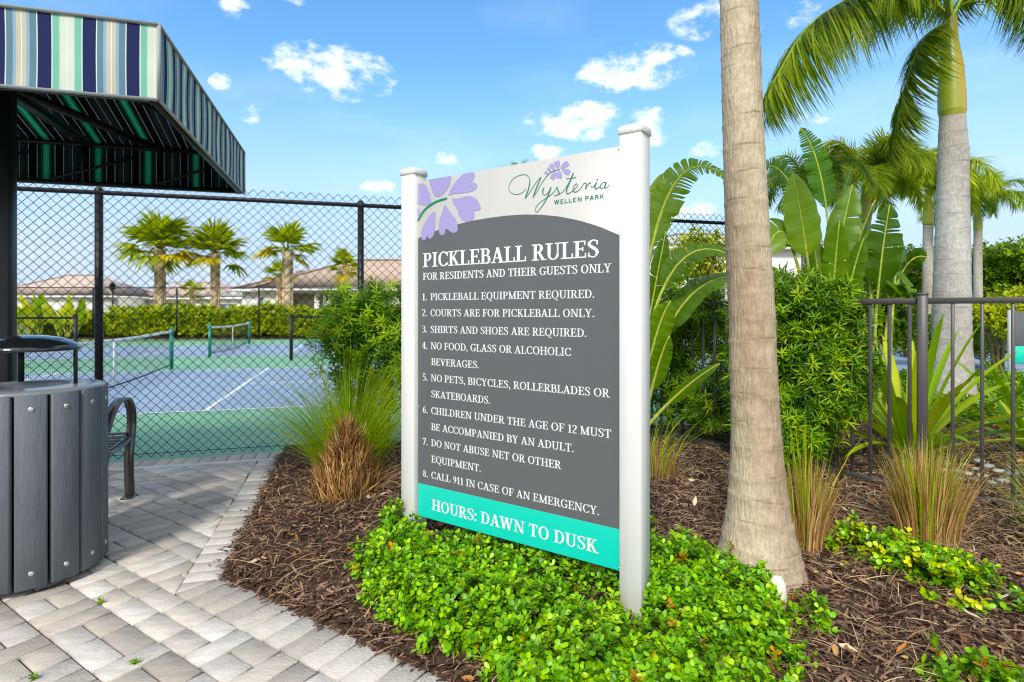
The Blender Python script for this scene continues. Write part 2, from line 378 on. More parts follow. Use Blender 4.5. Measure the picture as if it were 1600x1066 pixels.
# course between drain and fence
k = -9
while k < .2:
    poly = [UV(k, DRAIN_V + .032)[:2], UV(k + .118, DRAIN_V + .032)[:2], UV(k + .118, FENCE_V - .02)[:2], UV(k, FENCE_V - .02)[:2]]
    brick(edge, poly, (tones[3] * .9 + tones[0] * .1) * rnd.uniform(.8, 1) * np.array([1.03, .97, .94]), rnd.uniform(-.001, .001)); k += .118
tag(field.build('paving', M['paver']), kind='structure'); tag(edge.build('paving_border', mat('border_paver', tint=True, rough=.9, var=.13, vscale=18, bump=.5, bscale=70, spec=.2)), kind='structure')
mb = MB(); mb.add([(-9, -1, -.014), (6, -1, -.014), (6, .5, -.014), (*UV(.5, FENCE_V)[:2], -.014), (*UV(-9, FENCE_V)[:2], -.014)], [(0, 1, 2, 3, 4)])
tag(mb.build('paving_bed', M['joint']), kind='structure')
# slotted drain
mb = MB(); ax = [U, Vv, (0, 0, 1)]
mb.box(UV(-4.5, DRAIN_V - .027, -.005), (8.2, .012, .02), ax); mb.box(UV(-4.5, DRAIN_V + .027, -.005), (8.2, .012, .02), ax)
for i in range(300):
    p = -8.5 + i * .027; d = nrm(U * .6 + Vv)
    mb.box(UV(p, DRAIN_V, -.002), (.014, .05, .012), [np.array([d[1], -d[0], 0]), d, (0, 0, 1)])
tag(mb.build('drain_channel', mat('drain_plastic', S(228, 224, 216), rough=.6, var=.15)), 'white slotted drain channel running along the paving before the court fence', 'drain')

# ------------------------------------------------------------------ courts
def quad(mb, pts, z): mb.add([(p[0], p[1], z) for p in pts], [(0, 1, 2, 3)])
green = mat('court_green', S(112, 160, 128), rough=.75, var=.11, vscale=1.5, bump=.15, bscale=200); blue = mat('court_blue', S(130, 149, 170), rough=.75, var=.1, vscale=1.1, bump=.15, bscale=200); cwhite = mat('court_paint', S(226, 228, 226), rough=.7)
mb = MB(); quad(mb, [UV(-26, FENCE_V - .02), UV(16, FENCE_V - .02), UV(16, 29.5), UV(-26, 29.5)], -.010); tag(mb.build('court_surface', green), kind='structure')
n1a = np.array([-7.98, 13.35, 0]); c1 = n1a - Vv * 3.36; c2 = n1a + Vv * (3.75 + 3.4)
bl = MB(); ln = MB()
cu1, cv1 = float(np.dot(c1, U)), float(np.dot(c1, Vv)); cv2 = float(np.dot(c2, Vv))
courts = [(cu1, cv1), (cu1, cv2), (cu1 + 17.5, cv1), (cu1 + 17.5, cv2)]
for (u0, v0) in courts:
    quad(bl, [UV(u0 - 6.7, v0 - 3.05), UV(u0 + 6.7, v0 - 3.05), UV(u0 + 6.7, v0 + 3.05), UV(u0 - 6.7, v0 + 3.05)], -.006)
    def seg(ua, ub, va, vb): quad(ln, [UV(u0 + ua, v0 + va), UV(u0 + ub, v0 + va), UV(u0 + ub, v0 + vb), UV(u0 + ua, v0 + vb)], -.002)
    for sg in (-1, 1):
        seg(-6.7, 6.7, sg * 3.025 - .025, sg * 3.025 + .025)
        seg(sg * 6.675 - .025, sg * 6.675 + .025, -3, 3); seg(sg * 2.13 - .025, sg * 2.13 + .025, -3, 3)
        seg(min(sg * 2.155, sg * 6.65), max(sg * 2.155, sg * 6.65), -.025, .025)
tag(bl.build('court_paint', blue), kind='structure'); tag(ln.build('court_lines', cwhite), kind='structure')
tealp = mat('teal_post', S(20, 120, 105), rough=.4)
netm = mat('net_cord', S(28, 30, 30), rough=.8); tape = mat('net_tape', S(225, 225, 220), rough=.7)
def net(p0, p1, label):
    r = thing('pickleball_net', (p0 + p1) / 2, label, 'net', 'pickleball nets')
    d = p1 - p0; L_ = np.linalg.norm(d); d = d / L_; sd_ = np.cross(d, (0, 0, 1))
    for p in (p0, p1):
        m_ = MB(); m_.tube([p, p + (0, 0, .95)], .042, 10); m_.lathe(p + np.array([0, 0, .95]), [(.042, 0), (.047, .01), (.03, .03), (.001, .032)], 10); m_.build('post', tealp, r)
    top = lambda t: .915 - .05 * (1 - (2 * t - 1) ** 2); bot = lambda t: .12 - .09 * (1 - (2 * t - 1) ** 2)
    m_ = MB(); n_ = 130
    for i in range(1, n_):
        t = i / n_; q = p0 + d * L_ * t; m_.tube([q + (0, 0, bot(t)), q + (0, 0, top(t))], .0016, 3, cap=False)
    for k in range(1, 17):
        m_.tube([p0 + d * L_ * t + np.array([0, 0, bot(t) + (top(t) - bot(t)) * k / 17]) for t in np.linspace(0, 1, 21)], .0016, 3, cap=False)
    m_.build('netting', netm, r)
    m_ = MB()
    for t0, t1 in zip(np.linspace(0, 1, 25)[:-1], np.linspace(0, 1, 25)[1:]):
        a, b = p0 + d * L_ * t0 + np.array([0, 0, top(t0)]), p0 + d * L_ * t1 + np.array([0, 0, top(t1)])
        V = [a + sd_ * .008, b + sd_ * .008, b + sd_ * .008 - (0, 0, .055), a + sd_ * .008 - (0, 0, .055), a - sd_ * .008, b - sd_ * .008, b - sd_ * .008 - (0, 0, .055), a - sd_ * .008 - (0, 0, .055)]
        m_.add(V, [(0, 1, 2, 3), (5, 4, 7, 6), (4, 5, 1, 0), (3, 2, 6, 7)])
    m_.build('top_tape', tape, r)
    m_ = MB(); m_.box((p0 + p1) / 2 + np.array([0, 0, (top(.5) + bot(.5)) / 2]), (.05, .02, top(.5) - bot(.5)), [d, sd_, (0, 0, 1)]); m_.build('centre_strap', tape, r)
    m_ = MB(); m_.tube([p0 + d * L_ * t + np.array([0, 0, bot(t)]) for t in np.linspace(0, 1, 21)], .014, 6); m_.build('bottom_band', netm, r)
net(n1a, n1a - Vv * 6.72, 'pickleball net with white tape on the near court, behind the trash bin')
net(n1a + Vv * 3.75, n1a + Vv * 10.6, 'pickleball net on the far court with the sabal palms above it')

# ------------------------------------------------------------------ court fences
def chainlink(mb, org, d, L_, z0, h, dia, r, over=.06, n=3):
    k_ = int(round((h + over) / (dia / 2))); m_ = int(L_ / (dia / 2)); nrml = np.cross(d, (0, 0, 1))
    lev = np.arange(k_ + 1)
    for i in range(m_):
        ph = (lev + i) % 2
        P = org + np.outer((i + ph) * dia / 2, d) + np.outer(lev * dia / 2 + z0, (0, 0, 1)) + np.outer(np.where(ph, .6, -.6) * r * (1 if i % 2 else -1), nrml)
        mb.tube(P, r, n, cap=False, up=nrml)
def fpt(t): return np.array([-3.71, 5.09, 0]) + U * t
FH = 2.44
fr = thing('chain_link_fence', fpt(0), 'tall black chain link fence between the paving and the pickleball courts', 'fence')
mb = MB(); chainlink(mb, fpt(-3.1), U, 9.9, .02, FH, .086, .0039); mb.build('wire_mesh', M['wire'], fr)
for i, t in enumerate((-2.28, 0, 2.28, 4.56, 6.84)):
    rr = .033 if i == 1 else .031
    m_ = MB(); p = fpt(t) + Vv * .045; m_.tube([p - (0, 0, .05), p + (0, 0, FH)], rr, 14); m_.lathe(p + np.array([0, 0, FH]), [(rr * 1.12, -.03), (rr * 1.12, .01), (rr * .7, .03), (.001, .035)], 14)
    for zz in (.35, .8, 1.25, 1.7, 2.1): m_.lathe(p + np.array([0, 0, zz]), [(rr + .001, -.004), (rr + .004, 0), (rr + .001, .004)], 14)
    m_.build('post', M['black'], fr, True)
m_ = MB(); m_.tube([fpt(-3.1) + (0, 0, FH - .02) + Vv * .03, fpt(6.86) + (0, 0, FH - .02) + Vv * .03], .021, 10); m_.build('top_rail', M['black'], fr, True)
m_ = MB(); m_.tube([fpt(-3.1) + (0, 0, .05) + Vv * .02, fpt(6.86) + (0, 0, .05) + Vv * .02], .003, 6); m_.build('tension_wire', M['wire'], fr)
# far fence of the courts
FF0 = at(0, 449, 28.3); FFd = nrm(np.array([1, .06, 0]))
ffz = 2.55
fr = thing('chain_link_fence', FF0 * (1, 1, 0), 'far black chain link fence in front of the clipped hedge and houses', 'fence')
ffp = lambda t: FF0 * (1, 1, 0) + FFd * t
for t in np.arange(-8, 46, 4.05):
    m_ = MB(); p = ffp(t + .3); m_.tube([p, p + (0, 0, ffz)], .042, 8); m_.build('post', M['black'], fr)
m_ = MB(); m_.tube([ffp(-9) + (0, 0, ffz), ffp(46) + (0, 0, ffz)], .026, 6); m_.build('top_rail', M['black'], fr)
m_ = MB(); chainlink(m_, ffp(-9), FFd, 55, .02, ffz - .05, .19, .0022, 0, 3); m_.build('wire_mesh', M['wire'], fr)
# low divider fences between the two courts
def low_fence(p0, d, L_, label):
    r = thing('divider_fence', p0, label, 'fence', 'low divider fences between the courts')
    for t in np.arange(0, L_ + .1, 2.6):
        m_ = MB(); p = p0 + d * t; m_.tube([p, p + (0, 0, 1.27)], .045 if t == 0 else .034, 10); m_.lathe(p + np.array([0, 0, 1.27]), [(.05, -.02), (.05, 0), (.02, .02), (.001, .021)], 10); m_.build('post', M['black'], r)
    m_ = MB(); m_.tube([p0 + (0, 0, 1.2), p0 + d * L_ + (0, 0, 1.2)], .024, 8); m_.build('top_rail', M['black'], r)
    m_ = MB(); chainlink(m_, p0, d, L_, .03, 1.18, .094, .002, 0); m_.build('wire_mesh', M['wire'], r)
low_fence(gnd(118, 575), -U, 8.0, 'low black chain link divider fence left of the court gap')
low_fence(gnd(455, 563), U, 14.0, 'low black chain link divider fence behind the feathery bush')

# ------------------------------------------------------------------ sign
PL = np.array([-.522, 3.139, 0]); PR = np.array([.4727, 2.46, 0]); PU = nrm(PR - PL); PN = np.array([PU[1], -PU[0], 0]); PW = float(np.linalg.norm(PR - PL))
PAX = [PU, -PN, (0, 0, 1)]
ZB, ZT = .228, 2.066
def pw(u, z, off): return PL + PU * u + PN * off + np.array([0, 0, z])
sign = thing('rules_sign', (PL + PR) / 2, 'large grey and white rules sign with a teal band standing between two white posts', 'sign')
for u0, lab in ((-.05, None), (PW + .05, None)):
    m_ = MB(); c = PL + PU * u0 - PN * .025; m_.box(c + np.array([0, 0, 1.0]), (.1, .1, 2.22), PAX, bev=.003); p = m_.build('post', M['vinyl'], sign)
    m_ = MB(); m_.box(c + np.array([0, 0, 2.122]), (.112, .112, .034), PAX, bev=.005)
    V = [c + PU * a * .054 - PN * b * .054 + np.array([0, 0, 2.137]) for a, b in ((-1, -1), (1, -1), (1, 1), (-1, 1))] + [c + PU * a * .04 - PN * b * .04 + np.array([0, 0, 2.147]) for a, b in ((-1, -1), (1, -1), (1, 1), (-1, 1))]
    m_.add(V, [(0, 1, 5, 4), (1, 2, 6, 5), (2, 3, 7, 6), (3, 0, 4, 7), (4, 5, 6, 7)]); m_.build('post_cap', M['vinyl'], p)
    for zz in (.6, 1.75):
        m_ = MB(); sgn = 1 if u0 < 0 else -1
        m_.box(c + PU * sgn * .056 + PN * .008 + np.array([0, 0, zz]), (.012, .02, .05), PAX, bev=.002); m_.build('bracket', M['galv'], p)
m_ = MB(); m_.box(pw(PW / 2, (ZB + ZT) / 2, -.004), (PW - .012, .008, ZT - ZB), PAX, bev=.001)
panel = m_.build('panel', mat('panel_face', S(184, 180, 175), rough=.3, var=.04, vscale=3, spec=.4, stretch=(4, 4, .6)), sign)
for uu, zz in ((.012, ZT - .012), (PW - .012, ZT - .012), (.012, ZB + .6), (PW - .012, ZB + .012)):
    m_ = MB(); c = pw(uu, zz, 0); m_.tube([c, c + PN * .0012], .004, 8)
    m_.build('screw', M['galv'], panel)
grey = mat('sign_grey', S(90, 91, 93), rough=.33, var=.02, vscale=3, spec=.45); tealm = mat('sign_teal', S(14, 196, 174), rough=.3, var=.01)
lav = mat('sign_lavender', S(154, 145, 194), rough=.35); dgreen = mat('sign_green', S(14, 124, 96), rough=.35); white = mat('sign_white', S(226, 225, 222), rough=.35)
def flat(mb, poly, off):
    p = [tuple(pw(u, z, off)) for u, z in poly]; a = sum(poly[i][0] * poly[(i + 1) % len(poly)][1] - poly[(i + 1) % len(poly)][0] * poly[i][1] for i in range(len(poly)))
    mb.add(p, [tuple(range(len(p)))] if a > 0 else [tuple(range(len(p)))[::-1]])
e = .0062; TEALZ = .408
m_ = MB(); us = np.linspace(e, PW - e, 40); apk = (.58, 1.822)
arch = lambda u: np.interp(u, [0, .1, .25, .4, .5, .6, .7, .8, .9, 1.0, 1.1, 1.204], [1.752, 1.778, 1.803, 1.817, 1.821, 1.822, 1.818, 1.807, 1.789, 1.762, 1.726, 1.677])
for a, b in zip(us[:-1], us[1:]): flat(m_, [(a, TEALZ), (b, TEALZ), (b, arch(b)), (a, arch(a))], .0004)
m_.build('grey_field', grey, panel)
m_ = MB(); flat(m_, [(e, ZB + .001), (PW - e, ZB + .001), (PW - e, TEALZ - .0005), (e, TEALZ - .0005)], .0004); m_.build('teal_band', tealm, panel)
# --- lettering: a small serif built from stems, bowls and serifs
TH, TN, SE = .15, .055, .05
def gl(ch, T, t, ser):
    P = []; s = .11 if ser else 0; st = t * .9
    def q(*a): P.append(list(a))
    def vs(x, y0=0, y1=1, f=True, h=True, w=None):
        w = w or T; q((x - w / 2, y0), (x + w / 2, y0), (x + w / 2, y1), (x - w / 2, y1))
        if ser and f: q((x - w / 2 - s, y0), (x + w / 2 + s, y0), (x + w / 2 + s, y0 + st), (x - w / 2 - s, y0 + st))
        if ser and h: q((x - w / 2 - s, y1 - st), (x + w / 2 + s, y1 - st), (x + w / 2 + s, y1), (x - w / 2 - s, y1))
    def hs(x0, x1, y, w=None): w = w or t; q((x0, y - w / 2), (x1, y - w / 2), (x1, y + w / 2), (x0, y + w / 2))
    def sf(x, y, w=None):
        if not ser: return
        w = w or T; y0 = y if y < .5 else y - st; q((x - w / 2 - s, y0), (x + w / 2 + s, y0), (x + w / 2 + s, y0 + st), (x - w / 2 - s, y0 + st))
    def dg(x0, y0, x1, y1, w): q((x0 - w / 2, y0), (x0 + w / 2, y0), (x1 + w / 2, y1), (x1 - w / 2, y1))
    def arc(cx, cy, rx, ry, a0, a1, wx=None, wy=None, n=16):
        wx = wx or T; wy = wy or t; A = np.radians(np.linspace(a0, a1, n + 1))
        for a, b in zip(A[:-1], A[1:]):
            q((cx + rx * math.cos(a), cy + ry * math.sin(a)), (cx + rx * math.cos(b), cy + ry * math.sin(b)), (cx + (rx - wx) * math.cos(b), cy + (ry - wy) * math.sin(b)), (cx + (rx - wx) * math.cos(a), cy + (ry - wy) * math.sin(a)))
    def path(pts, ws):
        pts = np.array(pts, float); tt = np.linspace(0, len(pts) - 1, (len(pts) - 1) * 6 + 1); n = len(pts)
        def cr(a):
            i = min(int(a), n - 2); f = a - i; p0, p1, p2, p3 = pts[max(i - 1, 0)], pts[i], pts[i + 1], pts[min(i + 2, n - 1)]
            return .5 * (2 * p1 + (p2 - p0) * f + (2 * p0 - 5 * p1 + 4 * p2 - p3) * f * f + (3 * p1 - p0 - 3 * p2 + p3) * f ** 3)
        c = np.array([cr(a) for a in tt]); w = np.interp(tt, range(n), ws); d = nrm(np.gradient(c, axis=0)); nn = np.c_[-d[:, 1], d[:, 0]]
        for i in range(len(c) - 1): q(tuple(c[i] - nn[i] * w[i] / 2), tuple(c[i + 1] - nn[i + 1] * w[i + 1] / 2), tuple(c[i + 1] + nn[i + 1] * w[i + 1] / 2), tuple(c[i] + nn[i] * w[i] / 2))
    def tick(x, y0, y1): q((x - t / 2, min(y0, y1)), (x + t / 2, min(y0, y1)), (x + t / 2, max(y0, y1)), (x - t / 2, max(y0, y1)))
    L0 = .19 if ser else .12; w = .7
    if ch == 'A': w = .78; dg(.13, 0, .38, 1, t * 1.25); dg(.63, 0, .38, 1, T * 1.05); hs(.2, .55, .32); sf(.13, 0, t); sf(.63, 0)
    elif ch == 'B': w = .68; vs(L0); hs(L0, .42, 1 - t / 2); hs(L0, .42, .53); hs(L0, .44, t / 2); arc(.38, .755, .22, .245, -90, 90); arc(.4, .265, .25, .265 + t / 2, -90, 90)
    elif ch == 'C': w = .72; arc(.4, .5, .36, .52, 42, 318); tick(.655, .68, .97); ser and tick(.655, .08, .26)
    elif ch == 'D': w = .78; vs(L0); hs(L0, .38, 1 - t / 2); hs(L0, .38, t / 2); arc(.36, .5, .37, .5, -90, 90)
    elif ch == 'E': w = .66; vs(L0); hs(L0, .57, 1 - t / 2); hs(L0, .6, t / 2); hs(L0, .47, .52); ser and (tick(.56, .75, 1), tick(.595, 0, .27), tick(.46, .4, .64))
    elif ch == 'F': w = .62; vs(L0); hs(L0, .57, 1 - t / 2); hs(L0, .46, .5); ser and (tick(.56, .75, 1), tick(.45, .38, .62))
    elif ch == 'G': w = .78; arc(.41, .5, .37, .52, 42, 300); tick(.66, .7, .97); vs(.63, .04, .44, False, True)
    elif ch == 'H': w = .84; vs(L0); vs(.65); hs(L0, .65, .52)
    elif ch == 'I': w = .4 if ser else .25; vs(w / 2)
    elif ch == 'K': w = .76; vs(L0); dg(L0 + .08, .42, .58, 1, t * 1.3); dg(.34, .57, .63, 0, T * 1.05); sf(.58, 1, t); sf(.64, 0)
    elif ch == 'L': w = .64; vs(L0); hs(L0, .59, t / 2); ser and tick(.585, 0, .3)
    elif ch == 'M': w = .98; vs(.17, w=t * 1.2, h=False); vs(.8, h=False); dg(.47, 0.02, .17, 1, T * .95); dg(.47, .02, .8, 1, t * 1.1); sf(.15, 1, t); sf(.82, 1, t)
    elif ch == 'N': w = .84; vs(.17, w=t * 1.2, h=False); vs(.69, w=t * 1.2, f=False); dg(.67, 0, .19, 1, T); sf(.15, 1, t)
    elif ch in 'OQ':
        w = .82; arc(.41, .5, .37, .52, 0, 360, n=28)
        if ch == 'Q': path([(.4, .02), (.5, -.12), (.62, -.2), (.78, -.2)], [t, T * .7, T * .6, t * .5])
    elif ch == 'P': w = .66; vs(L0); hs(L0, .38, 1 - t / 2); hs(L0, .38, .46); arc(.37, .72, .245, .28, -90, 90)
    elif ch == 'R': w = .74; vs(L0); hs(L0, .38, 1 - t / 2); hs(L0, .38, .5); arc(.37, .74, .235, .26, -90, 90); dg(.63, 0, .38, .5, T); sf(.65, 0, t)
    elif ch == 'S': w = .6; path([(.5, .86), (.42, .97), (.28, .98), (.14, .88), (.13, .72), (.28, .57), (.44, .43), (.5, .25), (.4, .06), (.25, .02), (.1, .12)], [t, t, t, T * .8, T * .95, T, T, T * .9, t, t, t]); tick(.5, .72, .97); ser and tick(.095, .03, .28)
    elif ch == 'T': w = .7; vs(.35, h=False); hs(.04, .66, 1 - t / 2); ser and (tick(.065, .73, 1), tick(.635, .73, 1))
    elif ch == 'U': w = .8; vs(.19, .3, 1, False); vs(.64, .3, 1, False, w=t * 1.2); arc(.405, .3, .29, .32, 180, 360, wx=T * .85)
    elif ch == 'V': w = .76; dg(.38, 0, .14, 1, T * 1.05); dg(.38, 0, .62, 1, t * 1.2); sf(.14, 1); sf(.62, 1, t)
    elif ch == 'W': w = 1.08; dg(.33, 0, .14, 1, T); dg(.33, 0, .53, 1, t * 1.2); dg(.74, 0, .54, 1, T); dg(.74, 0, .94, 1, t * 1.2); sf(.14, 1); sf(.94, 1, t); sf(.53, 1)
    elif ch == 'Y': w = .74; vs(.37, 0, .46, True, False); dg(.37, .42, .13, 1, T * 1.05); dg(.37, .42, .6, 1, t * 1.2); sf(.13, 1); sf(.6, 1, t)
    elif ch == '1': w = .46; vs(.25, h=False); dg(.13, .82, .24, .98, t * 1.6)
    elif ch == '2': w = .54; path([(.1, .78), (.14, .94), (.28, .99), (.42, .9), (.43, .7), (.28, .4), (.1, .1)], [T * .8, t, t, T * .8, T, T * .7, t]); hs(.07, .49, T * .32, T * .65)
    elif ch == '3': w = .52; path([(.1, .85), (.2, .97), (.34, .95), (.4, .76), (.33, .58), (.22, .54)], [T * .7, t, t, T, T * .6, t]); path([(.22, .54), (.38, .48), (.44, .27), (.34, .06), (.2, .02), (.08, .12)], [t, T * .7, T, t * 1.2, t, T * .7])
    elif ch == '4': w = .54; vs(.36, 0, 1, True, False); dg(.06, .3, .33, 1, t * 1.2); hs(.04, .5, .28)
    elif ch == '5': w = .52; hs(.13, .44, .95, t * 1.8); tick(.14, .52, .96); path([(.13, .54), (.28, .62), (.43, .48), (.44, .24), (.32, .05), (.18, .02), (.08, .1)], [t, t * 1.2, T * .8, T, t, t, T * .7])
    elif ch == '6': w = .54; arc(.27, .3, .2, .31, 0, 360, n=20, wx=T * .85); path([(.44, .96), (.25, .85), (.12, .6), (.12, .3)], [t, t * 1.4, T * .8, T * .85])
    elif ch == '7': w = .5; hs(.06, .46, .95, t * 1.8); dg(.17, 0, .43, .94, T * .8); tick(.08, .76, .97)
    elif ch == '8': w = .54; arc(.27, .75, .17, .25, 0, 360, n=20, wx=T * .75); arc(.27, .26, .2, .28, 0, 360, n=20, wx=T * .85)
    elif ch == '9': w = .54; arc(.27, .69, .2, .31, 0, 360, n=20, wx=T * .85); path([(.1, .04), (.28, .14), (.41, .4), (.42, .7)], [t, t * 1.4, T * .8, T * .85])
    elif ch in '.,:':
        w = .26; r = T * .62
        for yy in ((r, .6) if ch == ':' else (r,)): arc(.12, yy, r, r, 0, 360, r * .98, r * .98, 10)
        if ch == ',': path([(.15, .06), (.16, -.06), (.08, -.18)], [T * .6, T * .5, t * .5])
    elif ch == ' ': w = .3
    return w, P
def text(mb, s, u0, u1, z, cap, T=.125, t=.05, ser=True, off=.0009, track=.0):
    gs = [gl(c, T, t, ser) for c in s]; tot = sum(g[0] for g in gs) + track * (len(gs) - 1); k = (u1 - u0) / tot; x = u0; i = 0
    for w, P in gs:
        for poly in P:
            flat(mb, [(x + a * k, z + b * cap) for a, b in poly], off + (i % 13) * .00003); i += 1
        x += (w + track) * k
    return k / cap
lt = MB(); sb = dict(T=.165, t=.068)
text(lt, 'PICKLEBALL RULES', .042, 1.10, 1.592, .077, T=.165, t=.07)
text(lt, 'FOR RESIDENTS AND THEIR GUESTS ONLY', .042, 1.158, 1.522, .0385, T=.15, t=.07)
for num, u, u1, z, s in [('1.', .097, 1.078, 1.411, 'PICKLEBALL EQUIPMENT REQUIRED.'), ('2.', .097, 1.078, 1.325, 'COURTS ARE FOR PICKLEBALL ONLY.'), ('3.', .097, 1.039, 1.236, 'SHIRTS AND SHOES ARE REQUIRED.'),
                         ('4.', .099, .960, 1.147, 'NO FOOD, GLASS OR ALCOHOLIC'), ('', .102, .431, 1.061, 'BEVERAGES.'), ('5.', .1, 1.149, .974, 'NO PETS, BICYCLES, ROLLERBLADES OR'), ('', .102, .502, .887, 'SKATEBOARDS.'),
                         ('6.', .102, 1.158, .797, 'CHILDREN UNDER THE AGE OF 12 MUST'), ('', .102, .975, .710, 'BE ACCOMPANIED BY AN ADULT.'), ('7.', .102, .907, .623, 'DO NOT ABUSE NET OR OTHER'), ('', .103, .444, .536, 'EQUIPMENT.'), ('8.', .103, 1.102, .449, 'CALL 911 IN CASE OF AN EMERGENCY.')]:
    text(lt, s, u, u1, z, .037, T=.135, t=.062)
    if num: text(lt, num, u - .062, u - .062 + .041, z, .037, T=.135, t=.062)
text(lt, 'HOURS: DAWN TO DUSK', .107, 1.092, .279, .0585, T=.16, t=.068)
lt.build('lettering', white, panel)
# --- emblem
def cA(x, y):
    px, py = 640 + x * .2125, 220 + y * .2125; k = (px - 800) / F
    t = (k * PL[1] - PL[0]) / (PU[0] - k * PU[1]); Yd = PL[1] + PU[1] * t; return (min(max(t, e), PW - e), min(EYE - (py - CYH) * Yd / F, ZT - .001))
def smooth_poly(pts, n=4):
    p = np.array(pts, float); m = len(p); out = []
    for i in range(m):
        p0, p1, p2, p3 = p[i - 1], p[i], p[(i + 1) % m], p[(i + 2) % m]
        for f in np.arange(n) / n: out.append(.5 * (2 * p1 + (p2 - p0) * f + (2 * p0 - 5 * p1 + 4 * p2 - p3) * f * f + (3 * p1 - p0 - 3 * p2 + p3) * f ** 3))
    return out
pet = [[(145, 277), (185, 270), (240, 262), (300, 253), (300, 300), (285, 345), (255, 385), (195, 415), (160, 350)],
       [(288, 400), (310, 345), (350, 290), (400, 240), (430, 230), (465, 226), (480, 250), (472, 280), (455, 305), (480, 308), (498, 325), (490, 350), (460, 372), (400, 385), (330, 390)],
       [(312, 430), (360, 425), (430, 405), (470, 415), (505, 445), (523, 490), (515, 510), (475, 518), (478, 545), (470, 575), (435, 597), (400, 590), (365, 555), (345, 500)],
       [(262, 470), (285, 505), (310, 540), (340, 580), (355, 630), (350, 665), (325, 678), (300, 668), (268, 648), (262, 680), (240, 695), (220, 680), (215, 630), (225, 570), (245, 510)],
       [(188, 520), (188, 580), (185, 650), (180, 690), (155, 720), (140, 715), (130, 700), (120, 725), (100, 730), (88, 710), (85, 680), (100, 630), (130, 575), (165, 535)],
       [(55, 340), (90, 317), (115, 325), (140, 370), (155, 430), (160, 465), (110, 475), (75, 470), (55, 455)], [(55, 492), (75, 510), (78, 535), (60, 558), (55, 562)]]
def petal(c, ang, l, w):                                                    # small heart-ended petal in crop space
    q = [(0, -.1), (.35, -.4), (.75, -.5), (1, -.3), (.9, 0), (1, .3), (.75, .5), (.35, .4), (0, .1)]; a = math.radians(ang)
    return [(c[0] + (x * l * math.cos(a) - y * w * math.sin(a)), c[1] + (x * l * math.sin(a) + y * w * math.cos(a))) for x, y in q]
for c, a, l, w in [((1092, 202), -100, 55, 44), ((1112, 200), -35, 70, 40), ((1122, 212), 25, 66, 42), ((1102, 222), 92, 56, 42), ((1078, 222), 118, 72, 36), ((1066, 212), -125, 50, 32), ((1040, 226), -135, 36, 24), ((1022, 246), -150, 34, 20)]:
    pet.append(petal(c, a, l, w))
for sel in (pet[:7], pet[7:]):
    m_ = MB()
    for i, p in enumerate(sel): flat(m_, [cA(*q) for q in smooth_poly(p)], .0014 + i * .00003)
    m_.build('petal_emblem', lav, panel)
def ink(mb, pts, ws, off, n=6):
    p = np.array([cA(*q) for q in pts]); m = len(p); tt = np.linspace(0, m - 1, (m - 1) * n + 1)
    def cr(a):
        i = min(int(a), m - 2); f = a - i; p0, p1, p2, p3 = p[max(i - 1, 0)], p[i], p[i + 1], p[min(i + 2, m - 1)]
        return .5 * (2 * p1 + (p2 - p0) * f + (2 * p0 - 5 * p1 + 4 * p2 - p3) * f * f + (3 * p1 - p0 - 3 * p2 + p3) * f ** 3)
    c = np.array([cr(a) for a in tt]); w = np.interp(tt, np.linspace(0, m - 1, len(ws)), ws); d = nrm(np.gradient(c, axis=0)); nn = np.c_[-d[:, 1], d[:, 0]]
    for i in range(len(c) - 1): flat(mb, [tuple(c[i] - nn[i] * w[i] / 2), tuple(c[i + 1] - nn[i + 1] * w[i + 1] / 2), tuple(c[i + 1] + nn[i + 1] * w[i + 1] / 2), tuple(c[i] + nn[i] * w[i] / 2)], off + (i % 7) * .00003)
m_ = MB(); th, tk = .0027, .0062
ink(m_, [(50, 592), (110, 512), (190, 452), (277, 424)], [.013, .013, .012, .011], .0024)
ink(m_, [(857, 353), (835, 378), (800, 393), (765, 392), (738, 372), (731, 340), (745, 303), (775, 272), (820, 252), (858, 252), (882, 275), (884, 315), (872, 365), (858, 402), (850, 425)], [th, th, th, th, th, th, th, th, th, th, .003, tk, tk, tk, .004], .002)
ink(m_, [(850, 425), (875, 395), (910, 340), (945, 290), (970, 266)], [th] * 5, .0022)
ink(m_, [(968, 268), (950, 310), (925, 370), (908, 418)], [.003, tk, tk, .004], .002)
ink(m_, [(908, 418), (940, 370), (975, 310), (1020, 250), (1060, 222), (1108, 210)], [th, th, .003, .0035, .003], .0022)
ink(m_, [(988, 345), (980, 372), (984, 394), (1000, 398), (1020, 380), (1040, 342)], [tk, tk, th, th, th], .002)
ink(m_, [(1042, 340), (1020, 400), (990, 460), (960, 502), (937, 524), (925, 515), (930, 490), (955, 460), (1000, 425), (1050, 390), (1075, 360), (1086, 338)], [tk, tk, .004, .003, th, th, th, th, th, th, th], .0022)
ink(m_, [(1086, 338), (1092, 365), (1100, 383), (1088, 400), (1064, 402)], [.003, tk, tk, th, th], .002)
ink(m_, [(1088, 400), (1125, 378), (1160, 330), (1178, 296)], [th] * 4, .002)
ink(m_, [(1207, 236), (1178, 306), (1156, 362), (1160, 390), (1185, 380), (1212, 358), (1236, 330), (1228, 316), (1210, 335), (1203, 362), (1220, 378), (1255, 355), (1280, 318)], [tk, tk, tk, .004, th, th, th, .003, .004, .004, th, th], .0022)
ink(m_, [(1153, 279), (1190, 276), (1226, 269)], [.003, .003, .003], .0026)
ink(m_, [(1280, 316), (1300, 312), (1298, 340), (1296, 356)], [.003, .003, tk, tk], .002); ink(m_, [(1298, 350), (1312, 322), (1334, 308)], [th, .003, tk], .0022); ink(m_, [(1330, 330), (1350, 340), (1374, 308)], [th] * 3, .002)
